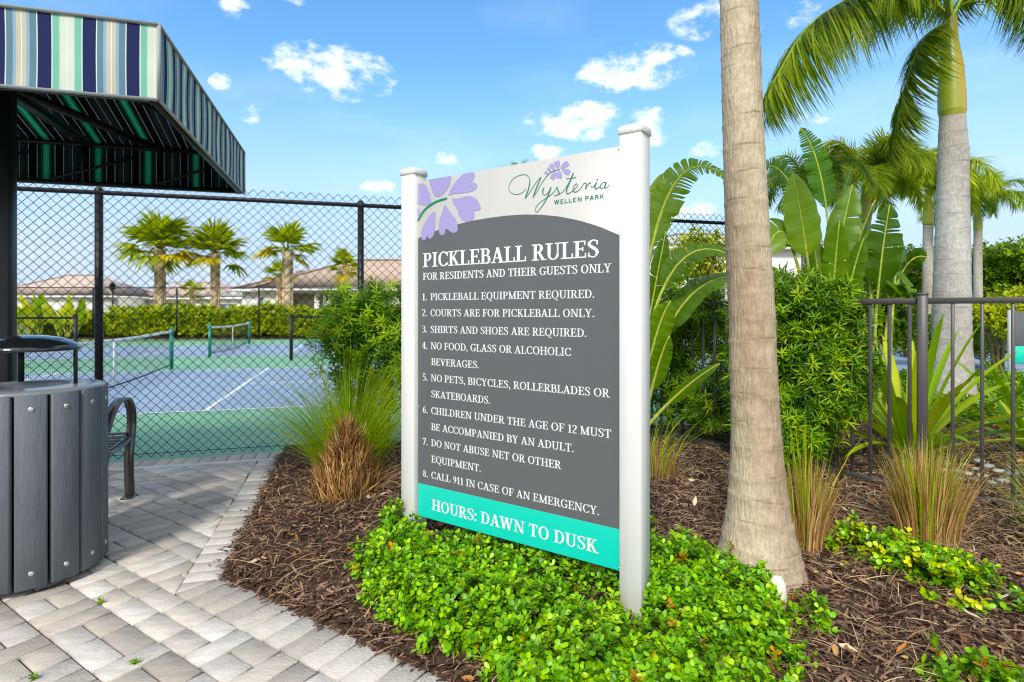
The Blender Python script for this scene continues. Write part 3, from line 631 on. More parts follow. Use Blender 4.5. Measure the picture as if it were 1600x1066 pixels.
ink(m_, [(1376, 306), (1364, 338), (1370, 354), (1392, 344), (1408, 330)], [tk, tk, .003, th], .0022); ink(m_, [(1376, 288), (1386, 284)], [.007, .007], .002, 2)
ink(m_, [(1446, 306), (1420, 310), (1402, 338), (1412, 354), (1432, 340), (1446, 308)], [.004, .003, tk, .003, th, .003], .002); ink(m_, [(1448, 304), (1436, 340), (1450, 346), (1472, 320)], [tk, tk, th, th], .0024)
text(m_, 'WELLEN PARK', .868, 1.125, 1.848, .0195, T=.15, t=.14, ser=False, track=.12, off=.002)
m_.build('script_emblem', dgreen, panel)

# ------------------------------------------------------------------ litter bin
BC = np.array([-2.5, 2.95, 0]); BR = .33
bin_ = thing('trash_bin', BC, 'round trash bin clad in grey vertical planks with a domed black lid', 'trash bin')
plank = mat('grey_plank', S(94, 98, 103), rough=.6, var=.18, vscale=9, bump=.25, bscale=30, stretch=(6, 6, .6), spec=.35)
ns = 15; pw_ = .122
for i in range(ns):
    a = 2 * math.pi * i / ns + math.atan2(-BC[1], -BC[0]) + .02; r_ = np.array([math.cos(a), math.sin(a), 0]); t_ = np.array([-r_[1], r_[0], 0])
    m_ = MB(); m_.box(BC + r_ * (BR - .017) + np.array([0, 0, .492]), (.034, pw_, .925), [r_, t_, (0, 0, 1)], bev=.007); p = m_.build('plank', plank, bin_)
    for zz in (.105, .885):
        m_ = MB(); c = BC + r_ * BR + np.array([0, 0, zz]); m_.tube([c - r_ * .002, c + r_ * .002, c + r_ * .004, c + r_ * .0045], [.0125, .012, .008, .001], 12); m_.build('bolt', M['galv'], p, True)
m_ = MB()
for zz in (.1, .885): m_.lathe(BC, [(BR - .036, zz - .02), (BR - .034, zz + .02), (BR - .041, zz + .02), (BR - .041, zz - .02)], 40)
m_.lathe(BC, [(BR - .085, .04), (BR - .07, .9)], 40); m_.lathe(BC, [(.001, .045), (BR - .085, .045)], 40); m_.build('liner', M['black'], bin_, True)
rim = mat('bin_rim', S(150, 152, 154), rough=.25, metal=.2, spec=.6)
m_ = MB(); m_.lathe(BC, [(.17, .93), (.17, .965), (.178, .972), (BR - .02, .966), (BR - .004, .958), (BR - .004, .948), (BR - .02, .945), (.18, .945)], 48); m_.build('rim', mat('bin_rim_black', S(120, 122, 124), rough=.25, spec=.7), bin_, True)
m_ = MB(); m_.lathe(BC, [(.215, 1.150), (.222, 1.155), (.222, 1.166), (.19, 1.190), (.14, 1.212), (.07, 1.226), (.001, 1.230)], 48); m_.lathe(BC, [(.001, 1.155), (.215, 1.150)], 48)
lid = m_.build('lid', mat('lid_black', S(22, 23, 26), rough=.12, spec=.7, coat=.5), bin_, True)
for a in (.35, .35 + 2.094, .35 + 4.189):
    m_ = MB(); c = BC + .2 * np.array([math.cos(a), math.sin(a), 0]); m_.box(c + np.array([0, 0, 1.06]), (.012, .028, .2), [(math.cos(a), math.sin(a), 0), (-math.sin(a), math.cos(a), 0), (0, 0, 1)], bev=.002); m_.build('lid_support', M['black'], bin_)

# ------------------------------------------------------------------ bench
BF = np.array([-2.79, 4.16, 0]); bench = thing('park_bench', BF - U * .75 - Vv * .3, 'dark metal slatted bench with looped arms facing the courts', 'bench')
prof = [(.0, .0), (.015, .16), (.02, .3), (-.015, .44), (-.035, .54), (-.02, .64), (.05, .71), (.15, .735), (.26, .715), (.36, .65), (.44, .56)]
def spl(pts, n=5):
    p = np.array(pts, float); m = len(p); tt = np.linspace(0, m - 1, (m - 1) * n + 1); o = []
    for a in tt:
        i = min(int(a), m - 2); f = a - i; p0, p1, p2, p3 = p[max(i - 1, 0)], p[i], p[i + 1], p[min(i + 2, m - 1)]
        o.append(.5 * (2 * p1 + (p2 - p0) * f + (2 * p0 - 5 * p1 + 4 * p2 - p3) * f * f + (3 * p1 - p0 - 3 * p2 + p3) * f ** 3))
    return np.array(o)
bp = lambda w, s, z: BF - U * w - Vv * s + np.array([0, 0, z])
for w in (0.0, 1.5):
    m_ = MB()
    m_.tube([bp(w, s, z) for s, z in spl(prof)], .03, 4, up=U, flat=(1 / 2.2, 1.4))
    m_.tube([bp(w, s, z) for s, z in spl([(-.02, .445), (.1, .42), (.3, .405), (.44, .43), (.5, .6), (.56, .86)])], .026, 4, up=U, flat=(1 / 2.2, 1.4))
    m_.tube([bp(w, s, z) for s, z in spl([(.44, .43), (.5, .25), (.56, 0)])], .028, 4, up=U, flat=(1 / 2.2, 1.4))
    for s in (.0, .56): m_.box(bp(w, s + .02, .006), (.075, .12, .012), [U, Vv, (0, 0, 1)], bev=.003)
    m_.build('end_frame', M['benchmetal'], bench)
m_ = MB()
for k, s in enumerate(np.linspace(-.005, .4, 7)):
    zz = np.interp(s, [-.02, .1, .3, .44], [.465, .44, .425, .45]); m_.box(bp(.75, s, zz), (1.46, .05, .012), [U, Vv, (0, 0, 1)], bev=.003)
m_.build('seat', M['benchmetal'], bench)
m_ = MB()
for k, z in enumerate(np.linspace(.5, .84, 6)):
    s = np.interp(z, [.43, .6, .86], [.44, .5, .56]) - .015; m_.box(bp(.75, s, z), (1.46, .012, .05), [U, Vv, (0, 0, 1)], bev=.003)
m_.build('backrest', M['benchmetal'], bench)

# ------------------------------------------------------------------ awning
def stripe_mat():
    m = bpy.data.materials.new('striped_canvas'); m.use_nodes = True; nt = m.node_tree; N = nt.nodes.new; L = nt.links.new
    b = nt.nodes['Principled BSDF']; out = nt.nodes['Material Output']; b.inputs['Roughness'].default_value = .85; b.inputs['Specular IOR Level'].default_value = .15
    a = N('ShaderNodeAttribute'); a.attribute_name = 'stripe'
    md = N('ShaderNodeMath'); md.operation = 'FRACT'; L(a.outputs['Fac'], md.inputs[0])
    rp = N('ShaderNodeValToRGB'); rp.color_ramp.interpolation = 'CONSTANT'; L(md.outputs[0], rp.inputs[0])
    navy, wh, st, lb, be, mint, cream = S(38, 46, 92), S(235, 235, 228), S(104, 138, 158), S(150, 180, 196), S(206, 198, 178), S(128, 196, 172), S(222, 226, 212)
    seq = [(0, navy), (.150, wh), (.162, st), (.235, lb), (.27, be), (.318, wh), (.332, be), (.38, lb), (.415, st), (.487, wh), (.5, navy), (.65, wh), (.662, mint), (.735, mint * .5 + cream * .5), (.75, cream), (.82, wh), (.832, cream), (.9, mint * .5 + cream * .5), (.915, mint), (.987, wh)]
    el = rp.color_ramp.elements
    while len(el) < len(seq): el.new(.5)
    for x, (p, c) in zip(el, seq): x.position = p; x.color = (*c, 1)
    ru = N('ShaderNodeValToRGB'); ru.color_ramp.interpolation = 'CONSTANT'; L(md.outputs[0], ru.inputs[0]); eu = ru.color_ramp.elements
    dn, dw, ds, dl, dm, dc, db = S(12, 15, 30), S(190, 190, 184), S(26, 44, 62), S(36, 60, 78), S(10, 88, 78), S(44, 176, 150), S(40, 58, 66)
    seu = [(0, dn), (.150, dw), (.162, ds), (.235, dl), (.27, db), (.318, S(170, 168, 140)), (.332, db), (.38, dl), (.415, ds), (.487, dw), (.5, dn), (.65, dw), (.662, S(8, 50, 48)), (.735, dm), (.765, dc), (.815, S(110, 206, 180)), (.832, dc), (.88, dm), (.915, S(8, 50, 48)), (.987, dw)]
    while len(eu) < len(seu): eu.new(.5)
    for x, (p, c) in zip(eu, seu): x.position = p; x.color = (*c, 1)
    ge = N('ShaderNodeNewGeometry'); sd2 = N('ShaderNodeMix'); sd2.data_type = 'RGBA'; L(ge.outputs['Backfacing'], sd2.inputs[0]); L(rp.outputs[0], sd2.inputs[6]); L(ru.outputs[0], sd2.inputs[7]); rp = sd2   # underside shade and teal glow-through are painted into the reverse's stripe colours
    no = N('ShaderNodeTexNoise'); no.inputs['Scale'].default_value = 5; tcx = N('ShaderNodeTexCoord'); L(tcx.outputs['Object'], no.inputs[0])
    mr = N('ShaderNodeMapRange'); mr.inputs[3].default_value = .85; mr.inputs[4].default_value = 1.1; L(no.outputs[0], mr.inputs[0])
    sc = N('ShaderNodeVectorMath'); sc.operation = 'SCALE'; L(rp.outputs[2], sc.inputs[0]); L(mr.outputs[0], sc.inputs['Scale'])
    L(sc.outputs[0], b.inputs['Base Color'])
    sq = N('ShaderNodeVectorMath'); sq.operation = 'MULTIPLY'; L(sc.outputs[0], sq.inputs[0]); L(sc.outputs[0], sq.inputs[1])     # light coming through dyed cloth is deeper in colour
    tr = N('ShaderNodeBsdfTranslucent'); L(sq.outputs[0], tr.inputs['Color']); mx = N('ShaderNodeMixShader'); mx.inputs[0].default_value = .2
    L(b.outputs[0], mx.inputs[1]); L(tr.outputs[0], mx.inputs[2]); L(mx.outputs[0], out.inputs['Surface'])
    nb = N('ShaderNodeTexNoise'); nb.inputs['Scale'].default_value = 3; L(tcx.outputs['Object'], nb.inputs[0]); bu = N('ShaderNodeBump'); bu.inputs['Strength'].default_value = .25; bu.inputs['Distance'].default_value = .03; L(nb.outputs[0], bu.inputs['Height']); L(bu.outputs[0], b.inputs['Normal'])
    return m
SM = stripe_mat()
AC = np.array([-1.59, 2.56, 0]); AD, AWd = 2.13, 3.4; Z0, Z1 = 2.3, 2.636; PITCH = .336
aw = thing('awning', AC - U * 1.7 + Vv * 1.06, 'black framed shade awning with navy, teal and cream striped canvas', 'awning')
ap = lambda u, v, z: AC - U * u + Vv * v + np.array([0, 0, z])                # u leftwards from the near corner, v away
def sheet(name, grid, sval, parent):
    g = np.array(grid, float); n, m = g.shape[:2]; mb = MB()
    mb.add(g.reshape(-1, 3), np.array([[i * m + j, (i + 1) * m + j, (i + 1) * m + j + 1, i * m + j + 1] for i in range(n - 1) for j in range(m - 1)]))
    o = mb.build(name, SM, parent, True)
    ctr = ap(1.2, AD / 2, 2.3) - wloc(parent); pl = o.data.polygons[len(o.data.polygons) // 2 + 1]
    if np.dot(np.array(pl.normal), np.array(pl.center) - ctr) < 0: o.data.flip_normals()
    a = o.data.attributes.new('stripe', 'FLOAT', 'POINT'); a.data.foreach_set('value', np.array(sval, np.float32).ravel()); return o
PER, OFS = .334, .0728
sv = lambda d: (d - OFS) / PER + 10
us_ = np.linspace(0, AWd, 30); vs2 = np.linspace(0, AD, 24); zs = np.linspace(Z0, Z1, 5)
wob = lambda a, z: .006 * math.sin(a * 9) * math.sin((z - Z0) / (Z1 - Z0) * 3.14)
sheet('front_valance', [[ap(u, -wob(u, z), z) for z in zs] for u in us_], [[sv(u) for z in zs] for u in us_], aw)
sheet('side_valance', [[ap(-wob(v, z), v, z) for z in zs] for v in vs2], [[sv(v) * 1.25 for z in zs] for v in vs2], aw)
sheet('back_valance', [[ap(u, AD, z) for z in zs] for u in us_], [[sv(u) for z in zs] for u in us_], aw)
hz = AD / 2
rows = [0, .25, .5, .75, 1]
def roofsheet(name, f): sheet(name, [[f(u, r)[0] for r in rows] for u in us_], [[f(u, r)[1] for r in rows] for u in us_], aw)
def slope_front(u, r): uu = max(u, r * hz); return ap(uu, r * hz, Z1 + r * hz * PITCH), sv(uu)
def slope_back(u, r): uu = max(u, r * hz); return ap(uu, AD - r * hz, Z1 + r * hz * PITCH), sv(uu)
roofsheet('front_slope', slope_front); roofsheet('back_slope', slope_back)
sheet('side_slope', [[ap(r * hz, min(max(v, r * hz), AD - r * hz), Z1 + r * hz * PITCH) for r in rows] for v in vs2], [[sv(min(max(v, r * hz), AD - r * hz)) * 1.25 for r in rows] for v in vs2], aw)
pip = mat('awning_piping', S(150, 152, 152), rough=.6)
m_ = MB()
for z in (Z0, Z1 + .003):
    m_.tube([ap(AWd, -.004, z), ap(0, -.004, z)], .008, 8); m_.tube([ap(-.004, 0, z), ap(-.004, AD, z)], .008, 8)
for v in (0, AD): m_.tube([ap(-.003, v, Z0), ap(-.003, v, Z1)], .009, 8)
m_.build('piping', pip, aw, True)
m_ = MB(); s_ = .02
for z in (Z0 + .014, Z1 - .03):
    m_.tube([ap(AWd, .03, z), ap(.03, .03, z)], s_, 4); m_.tube([ap(AWd, AD - .03, z), ap(.03, AD - .03, z)], s_, 4); m_.tube([ap(.03, .03, z), ap(.03, AD - .03, z)], s_, 4)
for u in (.03, 1.1, 2.2): 
    m_.tube([ap(u, AD - .035, Z0), ap(u, AD - .035, Z1)], .016, 4)
for u in (.03, 1.2, 2.4): m_.tube([ap(u, .035, Z0 + .02), ap(u, .035, Z1 - .03)], .016, 4)
for a, b in ((.12, .62), (.75, 1.3), (1.4, 2.1)): m_.tube([ap(a, AD - .04, Z1 - .1), ap(b, AD - .04, Z0 + .03)], .011, 6)
m_.tube([ap(.04, .04, Z1 - .02), ap(hz, hz, Z1 + hz * PITCH - .03), ap(AWd, hz, Z1 + hz * PITCH - .03)], .016, 4); m_.tube([ap(.04, AD - .04, Z1 - .02), ap(hz, hz, Z1 + hz * PITCH - .03)], .016, 4)
m_.tube([ap(1.05, .6, Z1 - .03), ap(1.05, AD - .04, Z1 - .03)], .022, 4)
m_.build('frame', M['black'], aw)
POST = np.array([-2.90, 3.25, 0])
m_ = MB(); m_.box(POST + np.array([0, 0, 1.3]), (.09, .09, 2.7), ax, bev=.006); m_.box(POST + np.array([0, 0, .006]), (.16, .16, .012), ax, bev=.003); m_.build('post', M['black'], aw)
m_ = MB(); m_.tube([POST + (0, 0, 2.64), POST + U * .5 + Vv * 1.2 + (0, 0, 2.62)], .03, 4); m_.tube([POST + Vv * -.75 + (0, 0, 2.62), POST + Vv * 1.3 + (0, 0, 2.62)], .035, 4); m_.build('brace', M['black'], aw)
p2 = POST - U * 1.9 - Vv * .1
m_ = MB(); m_.box(p2 + np.array([0, 0, 1.3]), (.09, .09, 2.7), ax, bev=.006); m_.build('post', M['black'], aw)

# ------------------------------------------------------------------ aluminium pool fence
PF = [at(1296, 738, 4.62), None]
post_c = np.array([(1441 - 800) / F * 4.0, 4.0, 0]); lft = np.array([2.42, 4.82, 0]); rgt = post_c + nrm(np.array([.46, -.28, 0])) * 1.9
pf = thing('picket_fence', post_c, 'dark bronze metal picket fence around the pool garden, meeting at a capped post', 'fence')
ZTp, ZBp = 1.425, .085
def panel_run(a, b, step, first):
    d = nrm(b - a); L_ = float(np.linalg.norm(b - a)); s_ = np.cross(d, (0, 0, 1)); A3 = [d, s_, (0, 0, 1)]; c = (a + b) / 2
    for z, nm in ((ZTp, 'top_rail'), (ZBp, 'bottom_rail')):
        m_ = MB(); m_.box(c + np.array([0, 0, z]), (L_, .034, .042), A3, bev=.003); m_.build(nm, M['bronze'], pf)
    t = first
    while t < L_:
        m_ = MB(); q = a + d * t; m_.box(q + np.array([0, 0, (ZTp + ZBp) / 2]), (.02, .02, ZTp - ZBp - .043), A3, bev=.0015); m_.build('picket', M['bronze'], pf); t += step
far_ = np.array([1.3, 6.3, 0]); panel_run(far_, lft - nrm(lft - far_) * .03, .125, .06); panel_run(lft, post_c - nrm(post_c - lft) * .03, .135, .05); panel_run(post_c + nrm(rgt - post_c) * .03, rgt, .158, .14)
for q in (post_c, lft, far_):
    dd = nrm(rgt - post_c); A3 = [dd, np.cross(dd, (0, 0, 1)), (0, 0, 1)]
    m_ = MB(); m_.box(q + np.array([0, 0, .72]), (.062, .062, 1.49), A3, bev=.004); p = m_.build('post', M['bronze'], pf)
    m_ = MB(); m_.box(q + np.array([0, 0, 1.472]), (.07, .07, .02), A3, bev=.006); m_.build('post_cap', M['bronze'], p)

# ------------------------------------------------------------------ vegetation helpers
green_tip = None
def rdir(n): return nrm(rng.normal(size=(n, 3)))
def pick(n, cols, jit=.15):
    ix = rng.integers(0, len(cols), n)
    if cols is green_tip: ix = np.where((ix == 0) & (rng.random(n) < .975), 1, ix)
    c = np.array(cols)[ix]; return c * rng.uniform(1 - jit, 1 + jit, (n, 1))
OB = [(0, .1, 0), (.25, .38, .02), (.6, .5, .03), (.88, .36, .0), (1, .1, -.02)]          # obovate leaf
LAN = [(0, .2, 0), (.4, .5, .02), (.75, .38, 0), (1, .02, -.06)]                           # lance leaf
def sprigs(mb, P, D, k, spread, ln, wd, prof, cols, along=.06, fold=.0, jit=.15, age=0.0):     # age: how much paler the young leaves at a shoot's tip are
    n = len(P); D = nrm(D); base = pick(n, cols, jit)
    Pn = np.repeat(P, k, 0); Dn = np.repeat(D, k, 0); t = np.tile(np.arange(k) / max(k - 1, 1), n)
    ph = np.tile(np.arange(k) * 2.4, n) + np.repeat(rng.uniform(0, 6.28, n), k)
    ref = np.where(np.abs(D[:, 2:3]) < .9, [[0, 0, 1.]], [[1., 0, 0]]); a = nrm(np.cross(D, ref)); b = np.cross(D, a); a = np.repeat(a, k, 0); b = np.repeat(b, k, 0)
    rad = a * np.cos(ph)[:, None] + b * np.sin(ph)[:, None]
    A = nrm(rad * spread + Dn * (1 - spread * .5) * (.45 + .7 * t[:, None]) + rng.normal(0, .18, (n * k, 3)))
    Nn = nrm(Dn - rad * .5 + rng.normal(0, .2, (n * k, 3)))
    mb.leaves(Pn + Dn * (along * t)[:, None], A, Nn, ln * rng.uniform(.65, 1.15, n * k), wd * rng.uniform(.7, 1.15, n * k), prof, np.repeat(base, k, 0) * rng.uniform(.85, 1.12, (n * k, 1)) * (1 + age * (t[:, None] - .5)), fold)
def blob_pts(blobs, n, depth=.5):
    w = np.array([b[3] * b[3] + 2 * b[3] * b[4] for b in blobs]); ch = rng.choice(len(blobs), n, p=w / w.sum()); B = np.array(blobs, float)[ch]
    d = rdir(n); d[:, 2] = np.abs(d[:, 2]); r = 1 - depth * rng.random(n) ** 1.6; bump = 1 + .2 * np.sin(d[:, 0] * 9 + B[:, 0] * 9) * np.sin(d[:, 1] * 8 + B[:, 1] * 7)
    ext = np.stack([B[:, 3], B[:, 3], B[:, 4]], 1); P = B[:, :3] + d * ext * (r * bump)[:, None]
    return P, nrm(d / ext)
green_tip = [S(190, 140, 62), S(124, 170, 42), S(106, 154, 40), S(140, 180, 46), S(92, 138, 40), S(84, 130, 40), S(158, 190, 54), S(116, 162, 42)]
def low_shrub(name, blobs, n, label, group=None, scale=1.0, cols=green_tip, k=6):
    B = [(x, y, float(gz(x, y)) - .02, r, h) for x, y, r, h in blobs]; root = thing(name, (B[0][0], B[0][1], B[0][2]), label, 'shrub', group)
    P, Nn = blob_pts(B, int(n * 1.75)); mb = MB()
    gap = np.sin(P[:, 0] * 31 + 2 * np.sin(P[:, 1] * 13)) * np.sin(P[:, 1] * 29 + 2 * np.sin(P[:, 0] * 17)) + .6 * np.sin(P[:, 2] * 50); k_ = gap > rng.normal(-.05, .28, len(P)); P, Nn = P[k_], Nn[k_]
    D = Nn * .8 + np.array([0, 0, .55]) + rng.normal(0, .33, P.shape)
    sprigs(mb, P, D, k, .85, .031 * scale, .025 * scale, OB, cols, along=.05 * scale, fold=.25, age=.9)
    # a few longer shoots standing above the mass
    m2 = max(6, n // 150); P2, N2 = blob_pts(B, m2, .05); tw = MB()
    for p, d in zip(P2, nrm(N2 + np.array([0, 0, .9]) + rng.normal(0, .25, (m2, 3)))):
        l = rnd.uniform(.03, .09) * scale; tw.tube([p - d * .08, p + d * l * .5, p + d * l], [.002, .0016, .001], 4)
        q = np.array([p + d * l * f for f in (.2, .5, .8, 1)]); sprigs(mb, q, np.tile(d, (4, 1)), 4, .9, .030 * scale, .021 * scale, OB, cols[:3], along=.02, fold=.25)
    for i in range(max(12, n // 40)):
        b = B[rnd.randrange(len(B))]; a = rnd.uniform(0, 6.28); rr = rnd.uniform(.2, .8)
        tw.tube([(b[0], b[1], b[2]), (b[0] + math.cos(a) * b[3] * rr * .5, b[1] + math.sin(a) * b[3] * rr * .5, b[2] + b[4] * .55), (b[0] + math.cos(a) * b[3] * rr, b[1] + math.sin(a) * b[3] * rr, b[2] + b[4] * rnd.uniform(.7, .95))], [.004, .003, .0015], 4)
    mb.build('foliage', M['leaf_gloss'], root); tw.build('twigs', M['twig'], root); return root
low_shrub('low_shrub', [(-.6, 3.0, .22, .15), (-.42, 2.8, .28, .14), (-.44, 2.62, .2, .14), (-.2, 2.6, .3, .14), (.02, 2.42, .31, .14), (.22, 2.24, .28, .13), (-.18, 2.4, .22, .11), (.08, 2.16, .2, .1), (-.1, 2.98, .28, .12), (.2, 2.76, .3, .12), (.4, 2.56, .2, .1), (-.62, 3.14, .11, .22), (.3, 2.08, .18, .08), (.03, 2.3, .17, .21), (-.3, 2.5, .19, .2), (.24, 2.1, .15, .17), (-.55, 2.78, .14, .2), (-.1, 2.3, .1, .17)], 6600, 'glossy green low shrub filling the ground in front of and under the rules sign', scale=.8)
low_shrub('low_shrub', [(.5, 2.08, .22, .06), (.68, 2.22, .22, .13), (.8, 2.44, .24, .16), (.7, 2.7, .22, .2), (.9, 2.28, .18, .13), (.7, 1.98, .22, .1), (.92, 2.08, .16, .08), (.46, 1.9, .22, .07), (1.06, 2.38, .12, .12), (.24, 1.92, .18, .08), (.62, 2.92, .12, .26), (.9, 2.62, .16, .2), (1.02, 2.36, .12, .11), (1.0, 2.5, .18, .17), (.82, 2.7, .14, .22), (.6, 2.6, .18, .18), (1.26, 2.36, .08, .1), (.74, 2.36, .13, .22), (.62, 1.98, .13, .16), (.95, 2.2, .1, .17), (.78, 2.6, .12, .26)], 6000, 'glossy green low shrub between the right sign post and the palm trunk', scale=.8)
low_shrub('low_shrub', [(1.83, 3.1, .12, .1), (1.9, 2.92, .16, .11), (2.02, 2.76, .16, .11), (2.0, 2.58, .13, .09), (2.14, 2.6, .12, .09), (2.12, 2.86, .1, .07), (2.2, 2.48, .09, .07), (1.95, 2.84, .1, .17), (2.05, 2.66, .09, .15), (1.84, 3.05, .07, .15)], 900, 'thin yellowish low shrub on open mulch in front of the picket fence', scale=.9, cols=green_tip[3:] + [S(190, 194, 60), S(176, 188, 58)])
low_shrub('low_shrub', [(1.56, 1.93, .12, .08), (1.68, 1.9, .1, .07)], 260, 'small low shrub cut off by the bottom edge beside open mulch')
low_shrub('weed_sprig', [(-.13, 2.2, .05, .05)], 12, 'tiny green sprig in the mulch beside the paver edge', scale=.8)
for (px, py, lab) in [(157, 942, 'tiny weed in a paver joint near the trash bin'), (212, 1036, 'tiny weed in a paver joint at the bottom, tallest of the paving weeds'), (55, 1060, 'tiny weed in the paver joint nearest the bottom left corner')]:
    g_ = gnd(px, py); m_ = MB(); sprigs(m_, np.tile(g_, (4, 1)) + rng.normal(0, .006, (4, 3)) * (1, 1, 0), np.tile([0, 0, 1.], (4, 1)) + rng.normal(0, .5, (4, 3)), 5, .9, .02, .008, LAN, [S(140, 170, 60), S(110, 150, 50)], along=.01)
    tag(m_.build('weed', M['leaf']), lab, 'weed', 'weeds in the paving')

def podocarpus(name, cols_, n, label, group, stems, leaf=.085):
    """cols_: ellipsoids (x, y, zc, rx, rz)"""
    root = thing(name, (cols_[0][0], cols_[0][1], float(gz(cols_[0][0], cols_[0][1]))), label, 'shrub', group)
    B = np.array(cols_, float); vol = B[:, 3] ** 2 * B[:, 4]; ch = rng.choice(len(B), n, p=vol / vol.sum()); d = rdir(n); r = rng.random(n) ** .42
    P = B[ch, :3] + d * np.stack([B[ch, 3], B[ch, 3] * .8, B[ch, 4]], 1) * r[:, None]
    gp_ = np.sin(P[:, 0] * 17 + 2 * np.sin(P[:, 2] * 9)) * np.sin(P[:, 2] * 15 + 2 * np.sin(P[:, 1] * 11)) + .5 * np.sin(P[:, 1] * 23); k_ = (P[:, 2] > .08) & (gp_ > rng.normal(-.45, .3, n)); P, d = P[k_], d[k_]; n = len(P); D = nrm(d * np.array([1, 1, .4]) + np.array([0, 0, .75]) + rng.normal(0, .3, (n, 3)))
    mb = MB(); cl = [S(118, 158, 50), S(94, 134, 44), S(148, 182, 58), S(70, 106, 38), S(172, 196, 70)]
    sprigs(mb, P, D, 14, .98, leaf, .0135 * leaf / .085, LAN, cl, along=leaf * 1.1)
    mb.build('foliage', M['leaf'], root)
    tw = MB()
    for (x, y, h) in stems:
        z = float(gz(x, y)); p = np.array([[x, y, z - .03], [x + rnd.uniform(-.04, .04), y, z + h * .4], [x + rnd.uniform(-.06, .06), y, z + h * .75], [x + rnd.uniform(-.1, .1), y, z + h]])
        tw.tube(p, [.011, .009, .006, .003], 6)
        for j in range(16):
            f = rnd.uniform(.15, .95); q = p[0] + (p[3] - p[0]) * f; a = rnd.uniform(0, 6.28); l = rnd.uniform(.1, .24); tw.tube([q, q + np.array([math.cos(a) * l * .5, math.sin(a) * l * .5, l * .4]), q + np.array([math.cos(a) * l * .8, math.sin(a) * l * .8, l])], [.004, .003, .0015], 4)
    tw.build('stems', M['twig'], root); return root
gpod = 'feathery podocarpus shrubs along the fence'
podocarpus('podocarpus_shrub', [(-1.62, 5.38, 1.15, .26, .36), (-1.36, 5.42, 1.22, .26, .36), (-1.12, 5.4, 1.18, .24, .36), (-1.5, 5.36, .7, .22, .36), (-1.2, 5.38, .75, .26, .38), (-1.3, 5.36, .4, .2, .28), (-1.75, 5.34, .82, .14, .12), (-1.0, 5.4, .9, .2, .4), (-1.55, 5.4, 1.42, .2, .16), (-1.2, 5.42, 1.45, .22, .15)], 1150, 'upright feathery green shrub behind the tufted grass left of the sign', gpod, [(-1.55, 5.4, 1.3), (-1.36, 5.4, 1.4), (-1.18, 5.4, 1.35), (-1.02, 5.4, 1.2)])
podocarpus('podocarpus_shrub', [(1.72, 5.85, 1.2, .26, .38), (2.08, 5.8, 1.15, .28, .38), (1.8, 5.8, .65, .26, .4), (2.15, 5.75, .6, .26, .4), (1.5, 5.95, .95, .26, .5), (1.55, 5.9, .4, .2, .3), (1.95, 5.7, 1.4, .34, .24), (2.0, 5.6, .3, .3, .22), (1.6, 5.75, 1.35, .2, .25)], 1750, 'loose feathery green shrub showing between the sign post and the palm trunk', gpod, [(1.55, 5.9, 1.2), (1.75, 5.85, 1.3), (1.95, 5.8, 1.3), (2.15, 5.8, 1.2), (2.3, 5.8, 1.2)])
podocarpus('podocarpus_shrub', [(2.2, 4.72, 1.28, .26, .34), (2.5, 4.62, 1.28, .26, .34), (2.3, 4.68, .8, .3, .4), (2.58, 4.55, .8, .26, .4), (2.35, 4.62, .4, .28, .3), (2.05, 4.85, 1.1, .22, .4), (2.02, 4.85, .6, .2, .4), (2.66, 4.5, 1.12, .14, .3), (2.3, 4.7, 1.45, .3, .2), (2.56, 4.55, 1.4, .2, .2)], 2700, 'dense clipped feathery green shrub right of the palm trunk against the picket fence', gpod, [(2.1, 4.75, 1.3), (2.3, 4.7, 1.35), (2.5, 4.62, 1.3), (2.62, 4.55, 1.2)])

